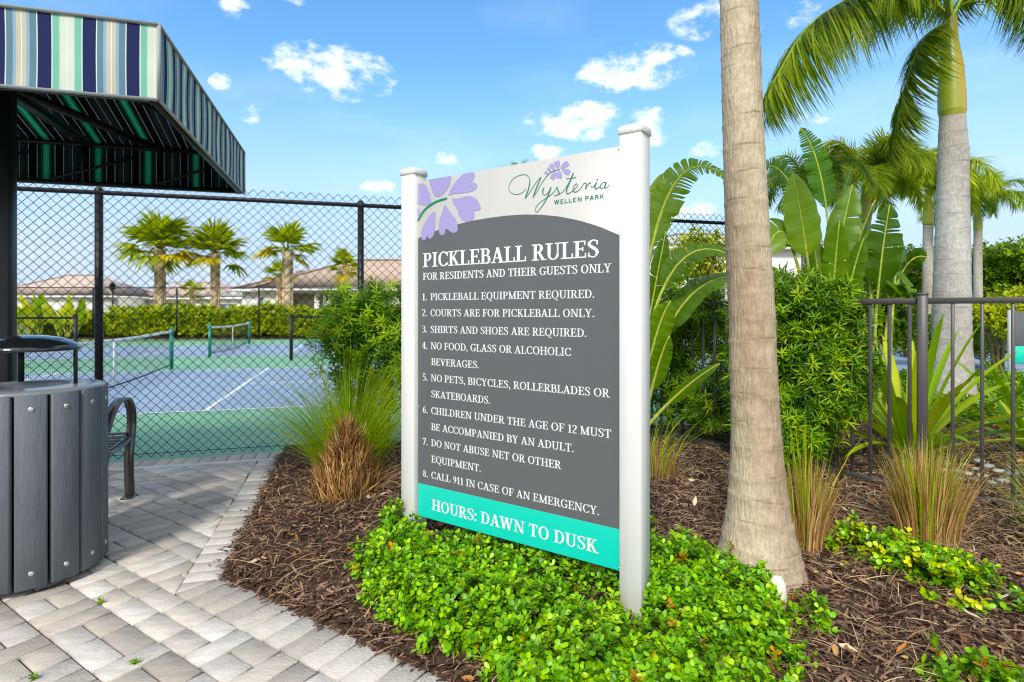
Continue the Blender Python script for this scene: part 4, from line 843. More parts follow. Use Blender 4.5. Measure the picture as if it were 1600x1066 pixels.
# grasses
def grass(name, x, y, label, n_green, n_dry, hg, hd, rb, group, lean=.5, green=None, top=0.0):
    z = float(gz(x, y)); root = thing(name, (x, y, z), label, 'grass clump', group)
    def blades(n, h, rad, bend, w, cols, peak):
        mb = MB(); a = rng.uniform(0, 6.28, n); rr = rad * np.sqrt(rng.random(n)); out = np.stack([np.cos(a), np.sin(a), 0 * a], 1)
        P = np.array([x, y, z - .02]) + out * rr[:, None]; H = h * rng.uniform(.35, 1.05, n) * (1 - peak * (rr / rad)); bd = bend * rng.uniform(.3, 1.3, n) * (.35 + rr / rad) + rng.normal(0, .03 + .14 * bend, n)
        segs = 5; col = pick(n, cols, .2); side = np.stack([-np.sin(a + rng.normal(0, .8, n)), np.cos(a), 0 * a], 1); V = []
        for k in range(segs + 1):
            t = k / segs; c = P + out * (bd * H * t ** 1.9)[:, None] + np.array([0, 0, 1]) * (H * (t - .22 * np.abs(bd) * t ** 3))[:, None]; ww = w * (1 - t ** 2 * .9) * .55
            V += [c - side * ww, c + side * ww]
        V = np.stack(V, 1).reshape(-1, 3); m = 2 * (segs + 1); q = np.array([[2 * k, 2 * k + 1, 2 * k + 3, 2 * k + 2] for k in range(segs)])
        mb.add(V, (np.arange(n)[:, None, None] * m + q[None]).reshape(-1, 4), np.repeat(col, m, 0)); return mb
    g = green or [S(176, 198, 62), S(150, 180, 56), S(194, 208, 80), S(128, 160, 52)]
    if n_green: blades(n_green, hg, rb * .9, lean, .0045, g, .2).build('green_blades', M['leaf'], root)
    if n_dry and top:
        mb = MB(); f = rng.random(n_dry) ** 1.3; a = rng.uniform(0, 6.28, n_dry); o = np.stack([np.cos(a), np.sin(a), 0 * a], 1); r = rb * (1 - f) * rng.uniform(.8, 1.04, n_dry) + .012
        P = np.array([x, y, z - .03]) + o * r[:, None] + np.array([0, 0, 1.]) * (f * hd * .8)[:, None]
        A = np.array([0, 0, 1.]) + o * rng.normal(.1, .34, (n_dry, 1)) + rng.normal(0, .24, (n_dry, 3)); mb.leaves(P, A, o + rng.normal(0, .3, (n_dry, 3)), hd * rng.uniform(.14, .42, n_dry), .007, [(0, .5, 0), (.5, .45, .02), (1, .15, -.03)], pick(n_dry, [S(206, 160, 92), S(180, 130, 70), S(222, 186, 122), S(120, 78, 42), S(150, 100, 56), S(96, 64, 38)], .25))
        mb.build('dry_stubble', M['dry'], root)
    elif n_dry: blades(n_dry, hd, rb, .22, .0055, [S(206, 164, 100), S(182, 136, 76), S(220, 186, 124), S(150, 104, 58), S(172, 124, 70)], .72 if top else .12).build('dry_stubble', M['dry'], root)
    blades(max(60, min(n_dry // 8, 160)), hd * .6, rb * 1.25, 1.1, .004, [S(190, 160, 110), S(160, 130, 90)], .1).build('dead_blades', M['dry'], root)
gg = 'ornamental grass clumps in the mulch'
grass('grass_clump', -1.13, 3.9, 'large grass clump with a tan cone of cut stubble left of the sign', 0, 3000, .9, .5, .2, gg, top=1)
grass('grass_clump', -1.27, 4.42, 'bright green arching grass tuft behind the tan stubble cone', 1500, 150, 1.15, .35, .24, gg, lean=.85)
grass('grass_clump', 1.62, 3.15, 'half dried grass clump right beside the foot of the palm trunk', 170, 560, .8, .54, .105, gg, lean=.2)
grass('grass_clump', 2.33, 3.2, 'half dried grass clump in front of the capped fence post', 420, 900, .7, .6, .15, gg, lean=.2)
grass('grass_clump', 3.0, 3.05, 'thin green grass tuft at the right edge by the picket fence', 240, 20, .75, .2, .16, gg, lean=.7)
grass('grass_clump', 1.05, 4.5, 'sparse straggly grass tuft behind the right sign post', 160, 260, .7, .34, .24, gg, lean=.6)

# ------------------------------------------------------------------ palms
def palm_trunk(mb, rowsXYZR, ring, n=36, cols=(S(186, 176, 162), S(170, 158, 144)), scar=S(120, 104, 90), seed=1):
    """rows: (x, y, z, r); rings are leaf scars"""
    r_ = random.Random(seed); R = np.array(rowsXYZR, float); z0, z1 = R[0, 2], R[-1, 2]
    zr = []; z = z0 + ring * .6
    while z < z1: zr.append((z, r_.uniform(-.2, .2), r_.uniform(0, 6.28))); z += ring * r_.uniform(.75, 1.25)
    dz = ring / 14; zz = np.arange(z0, z1, dz); th = np.arange(n) * 2 * math.pi / n; V = []; Cc = []
    ph = r_.uniform(0, 9)
    for k, z in enumerate(zz):
        cx, cy, rr = (np.interp(z, R[:, 2], R[:, i]) for i in (0, 1, 3)); rad = np.full(n, rr); f = np.zeros(n)
        for (q, tl, pa) in zr:
            d = z - q - tl * rr * np.cos(th - pa)
            rad += rr * .03 * np.exp(-(d / (dz * 2.2)) ** 2) - rr * .022 * np.exp(-((d - dz * 1.6) / (dz * .9)) ** 2); f = np.maximum(f, np.exp(-((d - dz * .9) / (dz * .6)) ** 2) * (.55 + .45 * np.sin(th * 2 + q * 40)))
        rad = rad * (1 + .012 * np.sin(3 * th + z * 2 + ph) + .006 * np.sin(7 * th - z * 3))
        V.append(np.stack([cx + rad * np.cos(th), cy + rad * np.sin(th), np.full(n, z)], 1))
        w = .5 + .5 * np.sin(z * 2.3 + ph + np.cos(th) * 1.5); c = cols[0] * w[:, None] + cols[1] * (1 - w)[:, None]
        Cc.append(c * (1 - .75 * f[:, None]) + scar * (.75 * f[:, None]))
    m = len(zz); mb.add(np.concatenate(V), np.array([[i * n + j, i * n + (j + 1) % n, (i + 1) * n + (j + 1) % n, (i + 1) * n + j] for i in range(m - 1) for j in range(n)]), np.concatenate(Cc))
def frond(mb, rach, pts, ln, wd, n=70, cols=None, droop=.5, lift=.25, jit=.25, rr=.018, bare=.1):
    P = spl(pts, 10); L = np.r_[0, np.cumsum(np.linalg.norm(np.diff(P, axis=0), axis=1))]; t = np.linspace(bare, 1, n) * L[-1]
    Q = np.stack([np.interp(t, L, P[:, i]) for i in range(3)], 1); T = nrm(np.gradient(Q, axis=0)); up = np.array([0, 0, 1.]); Sd = nrm(np.cross(T, up)); Up = np.cross(Sd, T)
    f = np.linspace(0, 1, n); cols = cols or [S(92, 124, 50), S(74, 106, 44), S(116, 146, 60)]
    for sg in (-1, 1):
        for lay in (0, 1):
            m = n; A = nrm(Sd * sg * (1 - .45 * f[:, None]) + T * (.45 + .8 * f[:, None] ** 2) + Up * (lift * (1 - 1.6 * lay)) + rng.normal(0, .11, (m, 3)) - up * droop * .35)
            l = ln * (.45 + .75 * np.sin(np.clip(f * 2.6 + .35, 0, 3.0))) * rng.uniform(.75, 1.1, m)
            prof_ = [(0, .3, 0), (.25, .5, -.01), (.55, .42, -.08 * droop * 2), (.8, .25, -.2 * droop * 2), (1, .03, -.36 * droop * 2)]
            mb.leaves(Q + T * rng.uniform(-.01, .01, (m, 1)), A, Up + Sd * sg * .1, l, wd * rng.uniform(.7, 1.1, m), prof_, pick(m, cols, jit), fold=.3)
    rach.tube(P[::3], np.linspace(rr, rr * .25, len(P[::3])), 6, col=S(140, 160, 64))
# the near trunk, its crown out of frame above
TY = 2.86
tab = [(905, 1108, 1266), (895, 1113, 1259), (870, 1119, 1251), (850, 1124, 1246), (825, 1129, 1239), (800, 1134, 1234), (760, 1138, 1228), (725, 1140, 1224), (690, 1141, 1221), (650, 1142, 1218), (560, 1139, 1213), (500, 1139, 1212), (380, 1134, 1204), (200, 1129, 1193), (0, 1124, 1184)]
off = lambda px: 1 / math.sqrt(1 + ((px - 800) / F) ** 2)                 # a round trunk seen off axis looks wider than it is
rowsT = [(*at((l + r) / 2, y, TY), (r - l) / 2 * TY / F * off(l)) for y, l, r in tab]
rowsT = [(rowsT[0][0] + .01, TY, -.05, rowsT[0][3] * 1.06)] + rowsT + [(1.02, TY + .02, 4.4, .082), (.98, TY + .04, 5.0, .077)]
near = thing('palm_tree', (rowsT[2][0], TY, float(gz(rowsT[2][0], TY))), 'thick ringed grey palm trunk rising out of frame just right of the sign', 'palm tree', 'feather palms')
mb = MB(); palm_trunk(mb, rowsT, .115, 56, cols=(S(196, 178, 152), S(172, 150, 124)), scar=S(110, 82, 58), seed=3); mb.build('trunk', M['trunk'], near, True)
csm = mat('crownshaft', tint=True, rough=.38, var=.12, vscale=5, stretch=(3, 3, .5))
def crownshaft(parent, c, z0, z1, r0, r1, lean=(0, 0)):
    mb = MB(); n = 20; prof = [(r0 * 1.0, 0), (r0 * 1.12, .06), (r0 * 1.1, .25), (r0 * .98, .5), (r1 * 1.1, .78), (r1, 1)]; th = np.arange(n) * 2 * math.pi / n
    for (ra, fa), (rb, fb) in zip(prof[:-1], prof[1:]):
        V = []; cc = []
        for r, f in ((ra, fa), (rb, fb)):
            V.append(np.stack([c[0] + lean[0] * f + r * np.cos(th), c[1] + lean[1] * f + r * np.sin(th), np.full(n, z0 + (z1 - z0) * f)], 1)); k = np.clip(.8 - .6 * np.cos(th + .5) + .2 * f + .15 * np.sin(th * 3 + f * 5), 0, 1)[:, None]; cc.append(S(138, 152, 44) * k + S(196, 150, 58) * (1 - k))
        mb.add(np.concatenate(V), np.array([[j, (j + 1) % n, n + (j + 1) % n, n + j] for j in range(n)]), np.concatenate(cc))
    mb.build('crownshaft', csm, parent, True)
crownshaft(near, (.98, TY + .04), 5.0, 6.0, .077, .05)
fl, rc = MB(), MB()
for i in range(11):
    a = i * 2.4 + .3; l = 1.9; b = np.array([.98, TY + .04, 6.0]); o = np.array([math.cos(a), math.sin(a), 0]); e_ = .9 - .55 * (i % 4) / 3
    frond(fl, rc, [b, b + o * l * .35 + (0, 0, l * .4 * e_), b + o * l * .75 + (0, 0, l * .42 * e_), b + o * l + (0, 0, l * (.3 * e_ - .1))], .55, .035, 46)
fl.build('fronds', M['leaf'], near); rc.build('frond_stalks', M['trunk'], near)
# royal palm beyond the picket fence
RY = 8.0
tb = [(640, 1448, 1530), (590, 1452, 1523), (540, 1455, 1519), (480, 1456, 1518), (400, 1459, 1517), (300, 1463, 1515), (240, 1464, 1514), (183, 1467, 1509)]
rowsR = [(*at((l + r) / 2, y, RY), (r - l) / 2 * RY / F * off(l)) for y, l, r in tb]
royal = thing('palm_tree', (rowsR[0][0], RY, 0), 'tall palm with pale ringed trunk and yellow green crownshaft behind the picket fence', 'palm tree', 'feather palms')
mb = MB(); palm_trunk(mb, [(rowsR[0][0], RY, -.05, rowsR[0][3])] + rowsR, .24, 36, cols=(S(190, 184, 178), S(172, 164, 156)), scar=S(104, 90, 80), seed=5); mb.build('trunk', M['trunk'], royal, True)
ctop = at(1484, 28, RY); cb = at(1488, 183, RY)
crownshaft(royal, (cb[0], RY), cb[2], ctop[2], .15, .085, (ctop[0] - cb[0], 0))
fl, rc = MB(), MB(); gp = [S(122, 146, 54), S(98, 124, 46), S(150, 168, 66), S(172, 182, 80)]
H0 = ctop + np.array([0, 0, -.05])
def fr_px(pp, ln, wd=.027, n=120, droop=.9, lift=.1, jit=.25): frond(fl, rc, [H0] + [at(x, y, Yd) for x, y, Yd in pp], ln, wd, n, gp, droop, lift, jit, .03)
fr_px([(1430, -20, 7.8), (1340, -5, 7.5), (1260, 45, 7.3), (1198, 150, 7.1)], .8, n=190)
fr_px([(1445, 60, 7.9), (1420, 120, 7.9), (1405, 180, 8.0), (1392, 232, 8.1)], .52, n=130, droop=.7)
fr_px([(1440, -20, 8.4), (1390, -30, 9.0), (1330, 0, 9.6), (1280, 60, 10)], .75, n=150)
fr_px([(1520, -25, 8.0), (1560, -30, 7.8), (1610, -5, 7.6), (1650, 40, 7.5)], .6)
fr_px([(1460, -70, 7.7), (1420, -120, 7.3), (1370, -130, 6.9), (1300, -90, 6.6)], .7)
fr_px([(1500, -90, 8.2), (1530, -150, 8.5), (1580, -170, 8.9), (1650, -130, 9.3)], .7)
fr_px([(1480, -100, 8.6), (1475, -190, 9.2), (1470, -220, 9.9), (1460, -190, 10.8)], .7)
fr_px([(1470, -60, 7.4), (1450, -90, 6.6), (1430, -90, 5.9), (1410, -40, 5.4)], .6)
fl.build('fronds', M['fan'], royal); rc.build('frond_stalks', M['trunk'], royal)
# smaller feather palms farther off
def feather_palm(px, pyc, Y, rad, label, n, cols, trunk_w=.16, seed=0, shaft=True):
    c = at(px, pyc, Y); root = thing('palm_tree', (c[0], Y, 0), label, 'palm tree', 'feather palms'); mb = MB()
    zt = c[2] - (.9 if shaft else 0)
    palm_trunk(mb, [(c[0], Y, -.1, trunk_w * 1.25), (c[0], Y, zt * .5, trunk_w), (c[0], Y, zt, trunk_w * .9)], .3, 18, cols=(S(180, 172, 160), S(160, 150, 138)), seed=seed); mb.build('trunk', M['trunk'], root, True)
    if shaft: crownshaft(root, (c[0], Y), zt, c[2], trunk_w * .9, trunk_w * .5)
    fl, rc = MB(), MB(); r_ = random.Random(seed)
    for i in range(n):
        a = i * 2.4 + r_.uniform(-.3, .3); el = r_.uniform(.1, 1.35); l = rad * r_.uniform(.85, 1.1); o = np.array([math.cos(a) * math.cos(el * .8), math.sin(a) * math.cos(el * .8), 0]); s_ = math.sin(el)
        frond(fl, rc, [c, c + o * l * .35 + (0, 0, l * .42 * s_ + .05), c + o * l * .75 + (0, 0, l * (.58 * s_ - .05)), c + o * l * 1.0 + (0, 0, l * (.5 * s_ - .34))], rad * .28, rad * .013, 76, cols, .38, .25, .25, .02)
    fl.build('fronds', M['fan'], root); rc.build('frond_stalks', M['trunk'], root); return root
yg = [S(186, 198, 70), S(160, 178, 60), S(206, 212, 92), S(130, 154, 56)]; dgn = [S(150, 176, 74), S(120, 150, 64), S(176, 194, 96)]
feather_palm(1352, 285, 13.0, 1.75, 'bushy yellow green feather palm above the paddle leaves', 22, yg, .13, 21)
feather_palm(1450, 300, 15.5, 1.9, 'feather palm with slim green shafted trunk partly hidden by the tall pale trunk', 16, yg, .13, 22)
feather_palm(1528, 318, 19, 1.75, 'small distant feather palm right of the tall pale trunk', 13, dgn, .13, 23)
feather_palm(1262, 300, 9.5, 1.05, 'low dark feather palm behind the tallest paddle leaf', 11, dgn, .1, 24, False)
feather_palm(815, 290, 36, 2.4, 'distant palm hidden behind the sign with only its tip above the panel', 18, dgn, .2, 25)

# ------------------------------------------------------------------ paddle leaves (bird of paradise)
def paddle(mb, st, base, tip, w, bend, roll, cols, tears=5, stalk=.35, sag=.12):
    base, tip = np.array(base, float), np.array(tip, float); mid = (base + tip) / 2 + np.array(bend, float)
    NS = 56
    t = np.linspace(0, 1, NS + 1); P = np.outer((1 - t) ** 2, base) + np.outer(2 * t * (1 - t), mid) + np.outer(t ** 2, tip); T = nrm(np.gradient(P, axis=0))
    ref = np.array([0.25, -1., .35]); Sd = nrm(np.cross(T, ref)); Nn = np.cross(Sd, T); c, s_ = math.cos(roll), math.sin(roll); Sd, Nn = Sd * c + Nn * s_, Nn * c - Sd * s_
    k0 = int(stalk * NS); st.tube(P[::4], np.linspace(.022, .006, NS // 4 + 1), 6, col=S(176, 186, 74)); n = NS - k0
    col = pick(1, cols, .12)[0]; wv = rnd.uniform(0, 6)
    def hw(f): return w * (min(f / .14, 1) ** .55) * max(1 - max(f - .3, 0) ** 2.1 / .7 ** 2.1, 0) ** .62 * (.86 + .14 * math.sin(math.pi * f)) if 0 < f < 1 else 0.0
    for sg in (-1, 1):
        cuts = sorted(rng.integers(1, n, tears)) if tears else []
        grp = 0.0
        for i in range(k0, NS):
            j = i - k0; cut = j in cuts
            if cut: grp = rnd.uniform(-.18, .24)
            row = []
            for ii, kk in ((i, 0), (i + 1, 1)):
                f = (ii - k0) / n; ww = hw(f) * (1 + .025 * math.sin(ii * 1.9 + sg + wv))
                if cut and kk == 0: ww *= .8
                pts = []
                for q in (0, .35, .7, 1):
                    rip = .035 * ww * q * math.sin(ii * 1.3 + sg * 2 + wv)
                    pts.append(P[ii] + Sd[ii] * sg * ww * q + Nn[ii] * (ww * (.42 * q - .34 * q * q - grp * q * .5) + rip) - np.array([0, 0, sag * ww * q * q]) + T[ii] * ww * q * .3 * (1 - f * .6) + (T[ii] * ww * q * .14 if cut and kk == 0 else 0))
                row.append(pts)
            V = np.array(row[0] + row[1]); cj = col * (1 + .07 * (-1) ** j * rnd.random() + rnd.uniform(-.05, .05))
            mb.add(V, [(a, a + 1, a + 5, a + 4) for a in range(3)], cj)
def paddle_plant(name, base, leaves_, label, group, cols, split=True):
    root = thing(name, base, label, 'plant', group); mb, st = MB(), MB()
    for (tip, w, bend, roll, tears, stalk) in leaves_:
        paddle(mb, st, np.array(base) + np.array([rnd.uniform(-.08, .08), rnd.uniform(-.08, .08), 0]), tip, w, bend, roll, cols, tears, stalk)
        if split: l_ = mb.build('leaf', M['paddle'], root, True); st.build('leaf_stalk', M['trunk'], l_, True); mb, st = MB(), MB()
    if not split: mb.build('leaf_blades', M['leaf'], root, True); st.build('leaf_stalks', M['trunk'], root, True)
pc = [S(150, 180, 76), S(132, 166, 66), S(170, 192, 90), S(116, 150, 60)]; gpp = 'bird of paradise plants with paddle leaves'
b1 = at(1290, 620, 5.6); b1[2] = .05
def up_leaf(base, tip, ctl, w, roll, tears, stalk): tip = np.array(tip); return (tip, w, np.array(ctl) - (np.array(base) + tip) / 2, roll, tears, stalk)
paddle_plant('bird_of_paradise', b1, [up_leaf(b1, at(1238, 270, 5.5), at(1276, 440, 5.6), .205, .1, 0, .66), up_leaf(b1, at(1196, 400, 5.4), at(1240, 250, 5.6), .2, -.35, 1, .6), up_leaf(b1, at(1190, 470, 5.3), at(1236, 330, 5.5), .17, -.5, 2, .6),
             up_leaf(b1, at(1332, 288, 5.7), at(1300, 450, 5.6), .15, .75, 1, .66), up_leaf(b1, at(1368, 312, 5.6), at(1310, 430, 5.7), .15, -.9, 1, .62), up_leaf(b1, at(1312, 345, 5.3), at(1296, 480, 5.5), .12, 1.0, 1, .62), up_leaf(b1, at(1270, 372, 5.9), at(1280, 470, 5.8), .12, .3, 1, .7), up_leaf(b1, at(1350, 372, 5.4), at(1305, 470, 5.6), .1, 1.1, 2, .66)],
             'bird of paradise plant with one tall upright pale paddle leaf behind the clipped shrub', gpp, pc)
b2 = at(1378, 640, 6.0); b2[2] = .05
paddle_plant('bird_of_paradise', b2, [up_leaf(b2, at(1390, 320, 5.9), at(1370, 470, 6.0), .22, .1, 5, .62), up_leaf(b2, at(1448, 402, 5.8), at(1385, 380, 5.9), .15, -.6, 3, .6), up_leaf(b2, at(1340, 345, 6.2), at(1372, 470, 6.1), .16, .5, 3, .62), up_leaf(b2, at(1425, 470, 5.6), at(1395, 370, 5.9), .16, .7, 4, .55), up_leaf(b2, at(1320, 450, 5.8), at(1352, 380, 6.0), .16, -.2, 4, .55), up_leaf(b2, at(1405, 365, 6.3), at(1390, 470, 6.2), .16, -.3, 2, .6)],
             'bird of paradise plant with broad dark split leaf above the picket fence', gpp, [S(118, 152, 60), S(98, 134, 54), S(138, 168, 70)])
b3 = at(985, 640, 5.3); b3[2] = .05
paddle_plant('bird_of_paradise', b3, [up_leaf(b3, at(1158, 300, 5.1), at(1008, 128, 5.3), .16, .45, 22, .36), up_leaf(b3, at(1160, 412, 4.9), at(1020, 305, 5.1), .13, .5, 9, .45), up_leaf(b3, at(1160, 432, 5.1), at(1030, 420, 5.2), .15, .9, 3, .42), up_leaf(b3, at(1038, 270, 5.6), at(1008, 420, 5.4), .15, .1, 1, .68), up_leaf(b3, at(1040, 362, 5.2), at(1018, 500, 5.2), .13, -.5, 3, .6), up_leaf(b3, at(1048, 470, 5.0), at(1010, 520, 5.1), .12, .2, 2, .5), up_leaf(b3, at(1046, 525, 4.9), at(1020, 560, 5.0), .09, .3, 1, .4), up_leaf(b3, at(960, 300, 5.6), at(980, 420, 5.5), .2, .2, 4, .6), up_leaf(b3, at(1125, 568, 4.8), at(1050, 610, 4.9), .055, .1, 0, .45)],
             'bird of paradise plant with ragged arching leaves just behind the right sign post', gpp, pc)

b4 = at(1290, 600, 7.2); b4[2] = .05
paddle_plant('bird_of_paradise', b4, [up_leaf(b4, at(1250, 200, 7.2), at(1305, 262, 7.2), .16, .5, 26, .55), up_leaf(b4, at(1186, 262, 7.2), at(1262, 222, 7.2), .15, .3, 22, .55), up_leaf(b4, at(1330, 262, 7.4), at(1300, 330, 7.3), .14, -.6, 18, .6), up_leaf(b4, at(1215, 330, 7.0), at(1270, 290, 7.2), .15, .2, 14, .6)],
             'wind shredded bird of paradise plant rising behind the others against the sky', gpp, [S(96, 140, 56), S(120, 160, 66)])
# strap leaved lilies behind the picket fence
def lily(x, y, n, h, label, seed):
    r_ = random.Random(seed); root = thing('crinum_lily', (x, y, .04), label, 'plant', 'strap leaved lilies behind the picket fence'); mb = MB()
    for i in range(n):
        a = i * 2.4; el = 1.45 - 1.1 * (i / n); l = h * r_.uniform(.85, 1.15); o = np.array([math.cos(a), math.sin(a), 0]); s_ = np.array([-o[1], o[0], 0]); V = []; w0 = r_.uniform(.032, .05)
        col = [S(140, 172, 54), S(168, 190, 64), S(116, 150, 50), S(194, 204, 80)][i % 4] * r_.uniform(.85, 1.1)
        for k in range(11):
            t = k / 10; d = l * t; c = np.array([x, y, .08]) + o * (.04 + d * math.cos(el) * (1 + .25 * t)) + np.array([0, 0, d * math.sin(el) - .28 * l * t ** 2.6 * math.cos(el)]); ww = w0 * (math.sin(math.pi * (.12 + .86 * t)) ** .6 if t < 1 else 0.02)
            up = np.array([0, 0, 1.]) * math.cos(el) - o * math.sin(el); V += [c - s_ * ww + up * ww * .45, c, c + s_ * ww + up * ww * .45]
        mb.add(V, np.array([[3 * k + j, 3 * k + j + 1, 3 * k + j + 4, 3 * k + j + 3] for k in range(10) for j in (0, 1)]), col)
    mb.build('leaves', M['leaf_gloss'], root, True)
lily(3.5, 5.0, 36, 1.2, 'strap leaved lily with bright arching leaves behind the capped fence post', 4)
lily(4.75, 5.2, 16, 1.0, 'strap leaved lily at the right edge behind the picket fence', 6)

# ------------------------------------------------------------------ mulch chips, straw, stones, leaves
def in_bed(n, xr, yr, pw=1.0):
    x = rng.uniform(*xr, n * 3); y = yr[0] + (yr[1] - yr[0]) * rng.random(n * 3) ** pw
    k = (bed_depth(x, y) > .0) & (x * Vv[0] + y * Vv[1] < FENCE_V - .15) & (np.abs(x) < y * 1.35 + .3); return x[k][:n], y[k][:n]
def litter(name, n, xr, yr, pw, l, w, cols, m, label, cat, tilt=.35, lift=.012, prof=((0, .35, 0), (.5, .5, .04), (1, .3, 0)), fold=.3):
    x, y = in_bed(n, xr, yr, pw); n = len(x); a = rng.uniform(0, 6.28, n); A = np.stack([np.cos(a), np.sin(a), rng.normal(0, tilt, n)], 1); Nn = np.stack([rng.normal(0, .4, n), rng.normal(0, .4, n), np.ones(n)], 1)
    mb = MB(); P = np.stack([x, y, gz(x, y) + rng.uniform(0, lift, n)], 1); mb.leaves(P, A, Nn, l * rng.uniform(.5, 1.5, n), w * rng.uniform(.5, 1.4, n), prof, pick(n, cols, .25), fold)
    return tag(mb.build(name, m), label, cat, kind='stuff')
bk = [S(104, 76, 60), S(76, 60, 50), S(122, 98, 78), S(60, 48, 42), S(146, 120, 96), S(88, 70, 60), S(108, 92, 82), S(70, 54, 44)]; bk = [c * np.array([1.14, 1.05, .98]) for c in bk]
litter('bark_mulch', 96000, (-2.4, 6.2), (1.6, 7.2), 1.5, .038, .010, bk, M['chip'], 'dark brown shredded bark mulch covering the planting bed', 'mulch')
litter('dry_straw', 9000, (-2.4, 5.5), (1.7, 6.5), 1.3, .13, .0028, [S(190, 160, 116), S(164, 132, 92), S(210, 184, 142), S(140, 108, 78)], M['dry'], 'thin dry straw strewn over the bark mulch', 'straw', .12, .03, ((0, .5, 0), (.35, .5, .05), (.7, .5, .03), (1, .3, -.06)), 0)
litter('straw_mat', 7000, (.6, 5.5), (2.8, 6.5), 1.2, .1, .0035, [S(196, 166, 124), S(172, 140, 100), S(214, 190, 150), S(150, 120, 88)], M['dry'], 'pale straw matted over the mulch along the picket fence', 'straw', .1, .03, ((0, .5, 0), (.35, .5, .05), (.7, .5, .03), (1, .3, -.06)), 0)
litter('fallen_leaves', 330, (-2.2, 4.5), (1.8, 6.0), 1.3, .055, .024, [S(190, 130, 70), S(164, 104, 56), S(206, 158, 96), S(220, 200, 170)], M['dry'], 'curled tan fallen leaves lying on the mulch', 'leaves', .25, .03, ((0, .1, 0), (.3, .5, .06), (.7, .4, .05), (1, .02, .15)), .5)
# crumbs of mulch spilled on the paving edge
m_ = MB(); n = 420; k = rng.uniform(0, 2.6, n); w = -np.abs(rng.normal(0, .035, n)); P = np.array([np.r_[co_ + s2dir * a + S2N * b, .004] for a, b in zip(k, w)]); k2 = rng.uniform(0, 1.9, 260); P = np.r_[P, np.array([EE(float(np.dot(co_, E1[:2])) + a, B_OUT - abs(b), .004) for a, b in zip(k2, rng.normal(0, .022, 260))])]
n = len(P); a = rng.uniform(0, 6.28, n); m_.leaves(P, np.stack([np.cos(a), np.sin(a), 0 * a + .05], 1), np.tile([0, 0, 1.], (n, 1)), .03 * rng.uniform(.4, 1.4, n), .01, ((0, .35, 0), (.5, .5, .1), (1, .3, 0)), pick(n, bk, .2), .3)
tag(m_.build('mulch_crumbs', M['chip']), 'loose crumbs of bark mulch spilled along the paver edge', 'mulch', kind='stuff')
stone = mat('river_stone', tint=True, rough=.6, var=.15, vscale=20)
sp = [(1483, 728), (1494, 738), (1506, 728), (1511, 742), (1524, 735), (1498, 751), (1519, 752), (1535, 745), (1543, 730), (1549, 757), (1486, 745), (1560, 738), (1530, 722), (1567, 753), (1580, 742), (1476, 738)]
proto = None
lab_st = ['pale grey', 'bluish grey', 'dark grey', 'sandy grey']
for i, (px, py) in enumerate(sp):
    g_ = gnd(px, py, .07); r_ = rnd.uniform(.035, .06); th = np.arange(12) * 2 * math.pi / 12; mb = MB(); c = [S(176, 178, 176), S(140, 150, 152), S(112, 118, 122), S(190, 182, 168)][i % 4]
    prof_ = [(.02, -.5), (.7, -.42), (1, 0), (.78, .38), (.35, .52), (.01, .55)]
    V = np.concatenate([np.stack([g_[0] + r_ * a * np.cos(th) * (1 + .12 * np.sin(2 * th + i)), g_[1] + r_ * a * .75 * np.sin(th), np.full(12, .08 + r_ * .6 * z)], 1) for a, z in prof_])
    mb.add(V, np.array([[q * 12 + j, q * 12 + (j + 1) % 12, (q + 1) * 12 + (j + 1) % 12, (q + 1) * 12 + j] for q in range(5) for j in range(12)]), c)
    tag(mb.build('river_stone', stone, smooth=True), 'smooth %s river stone in the loose cluster behind the picket fence' % lab_st[i % 4], 'stone', 'river stones behind the picket fence')
g_ = gnd(1214, 905, .1); mb = MB(); th = np.arange(14) * 2 * math.pi / 14
V = np.concatenate([np.stack([1.15 + .042 * a * np.cos(th), 2.47 + .035 * a * np.sin(th), np.full(14, .12 + .085 * z)], 1) for a, z in [(.02, -1), (.8, -.8), (1, -.1), (.85, .6), (.45, .95), (.02, 1)]])
mb.add(V, np.array([[q * 14 + j, q * 14 + (j + 1) % 14, (q + 1) * 14 + (j + 1) % 14, (q + 1) * 14 + j] for q in range(5) for j in range(14)]), S(222, 210, 190)); tag(mb.build('white_stone', stone, smooth=True), 'single cream white stone half hidden by leaves at the foot of the palm trunk', 'stone')

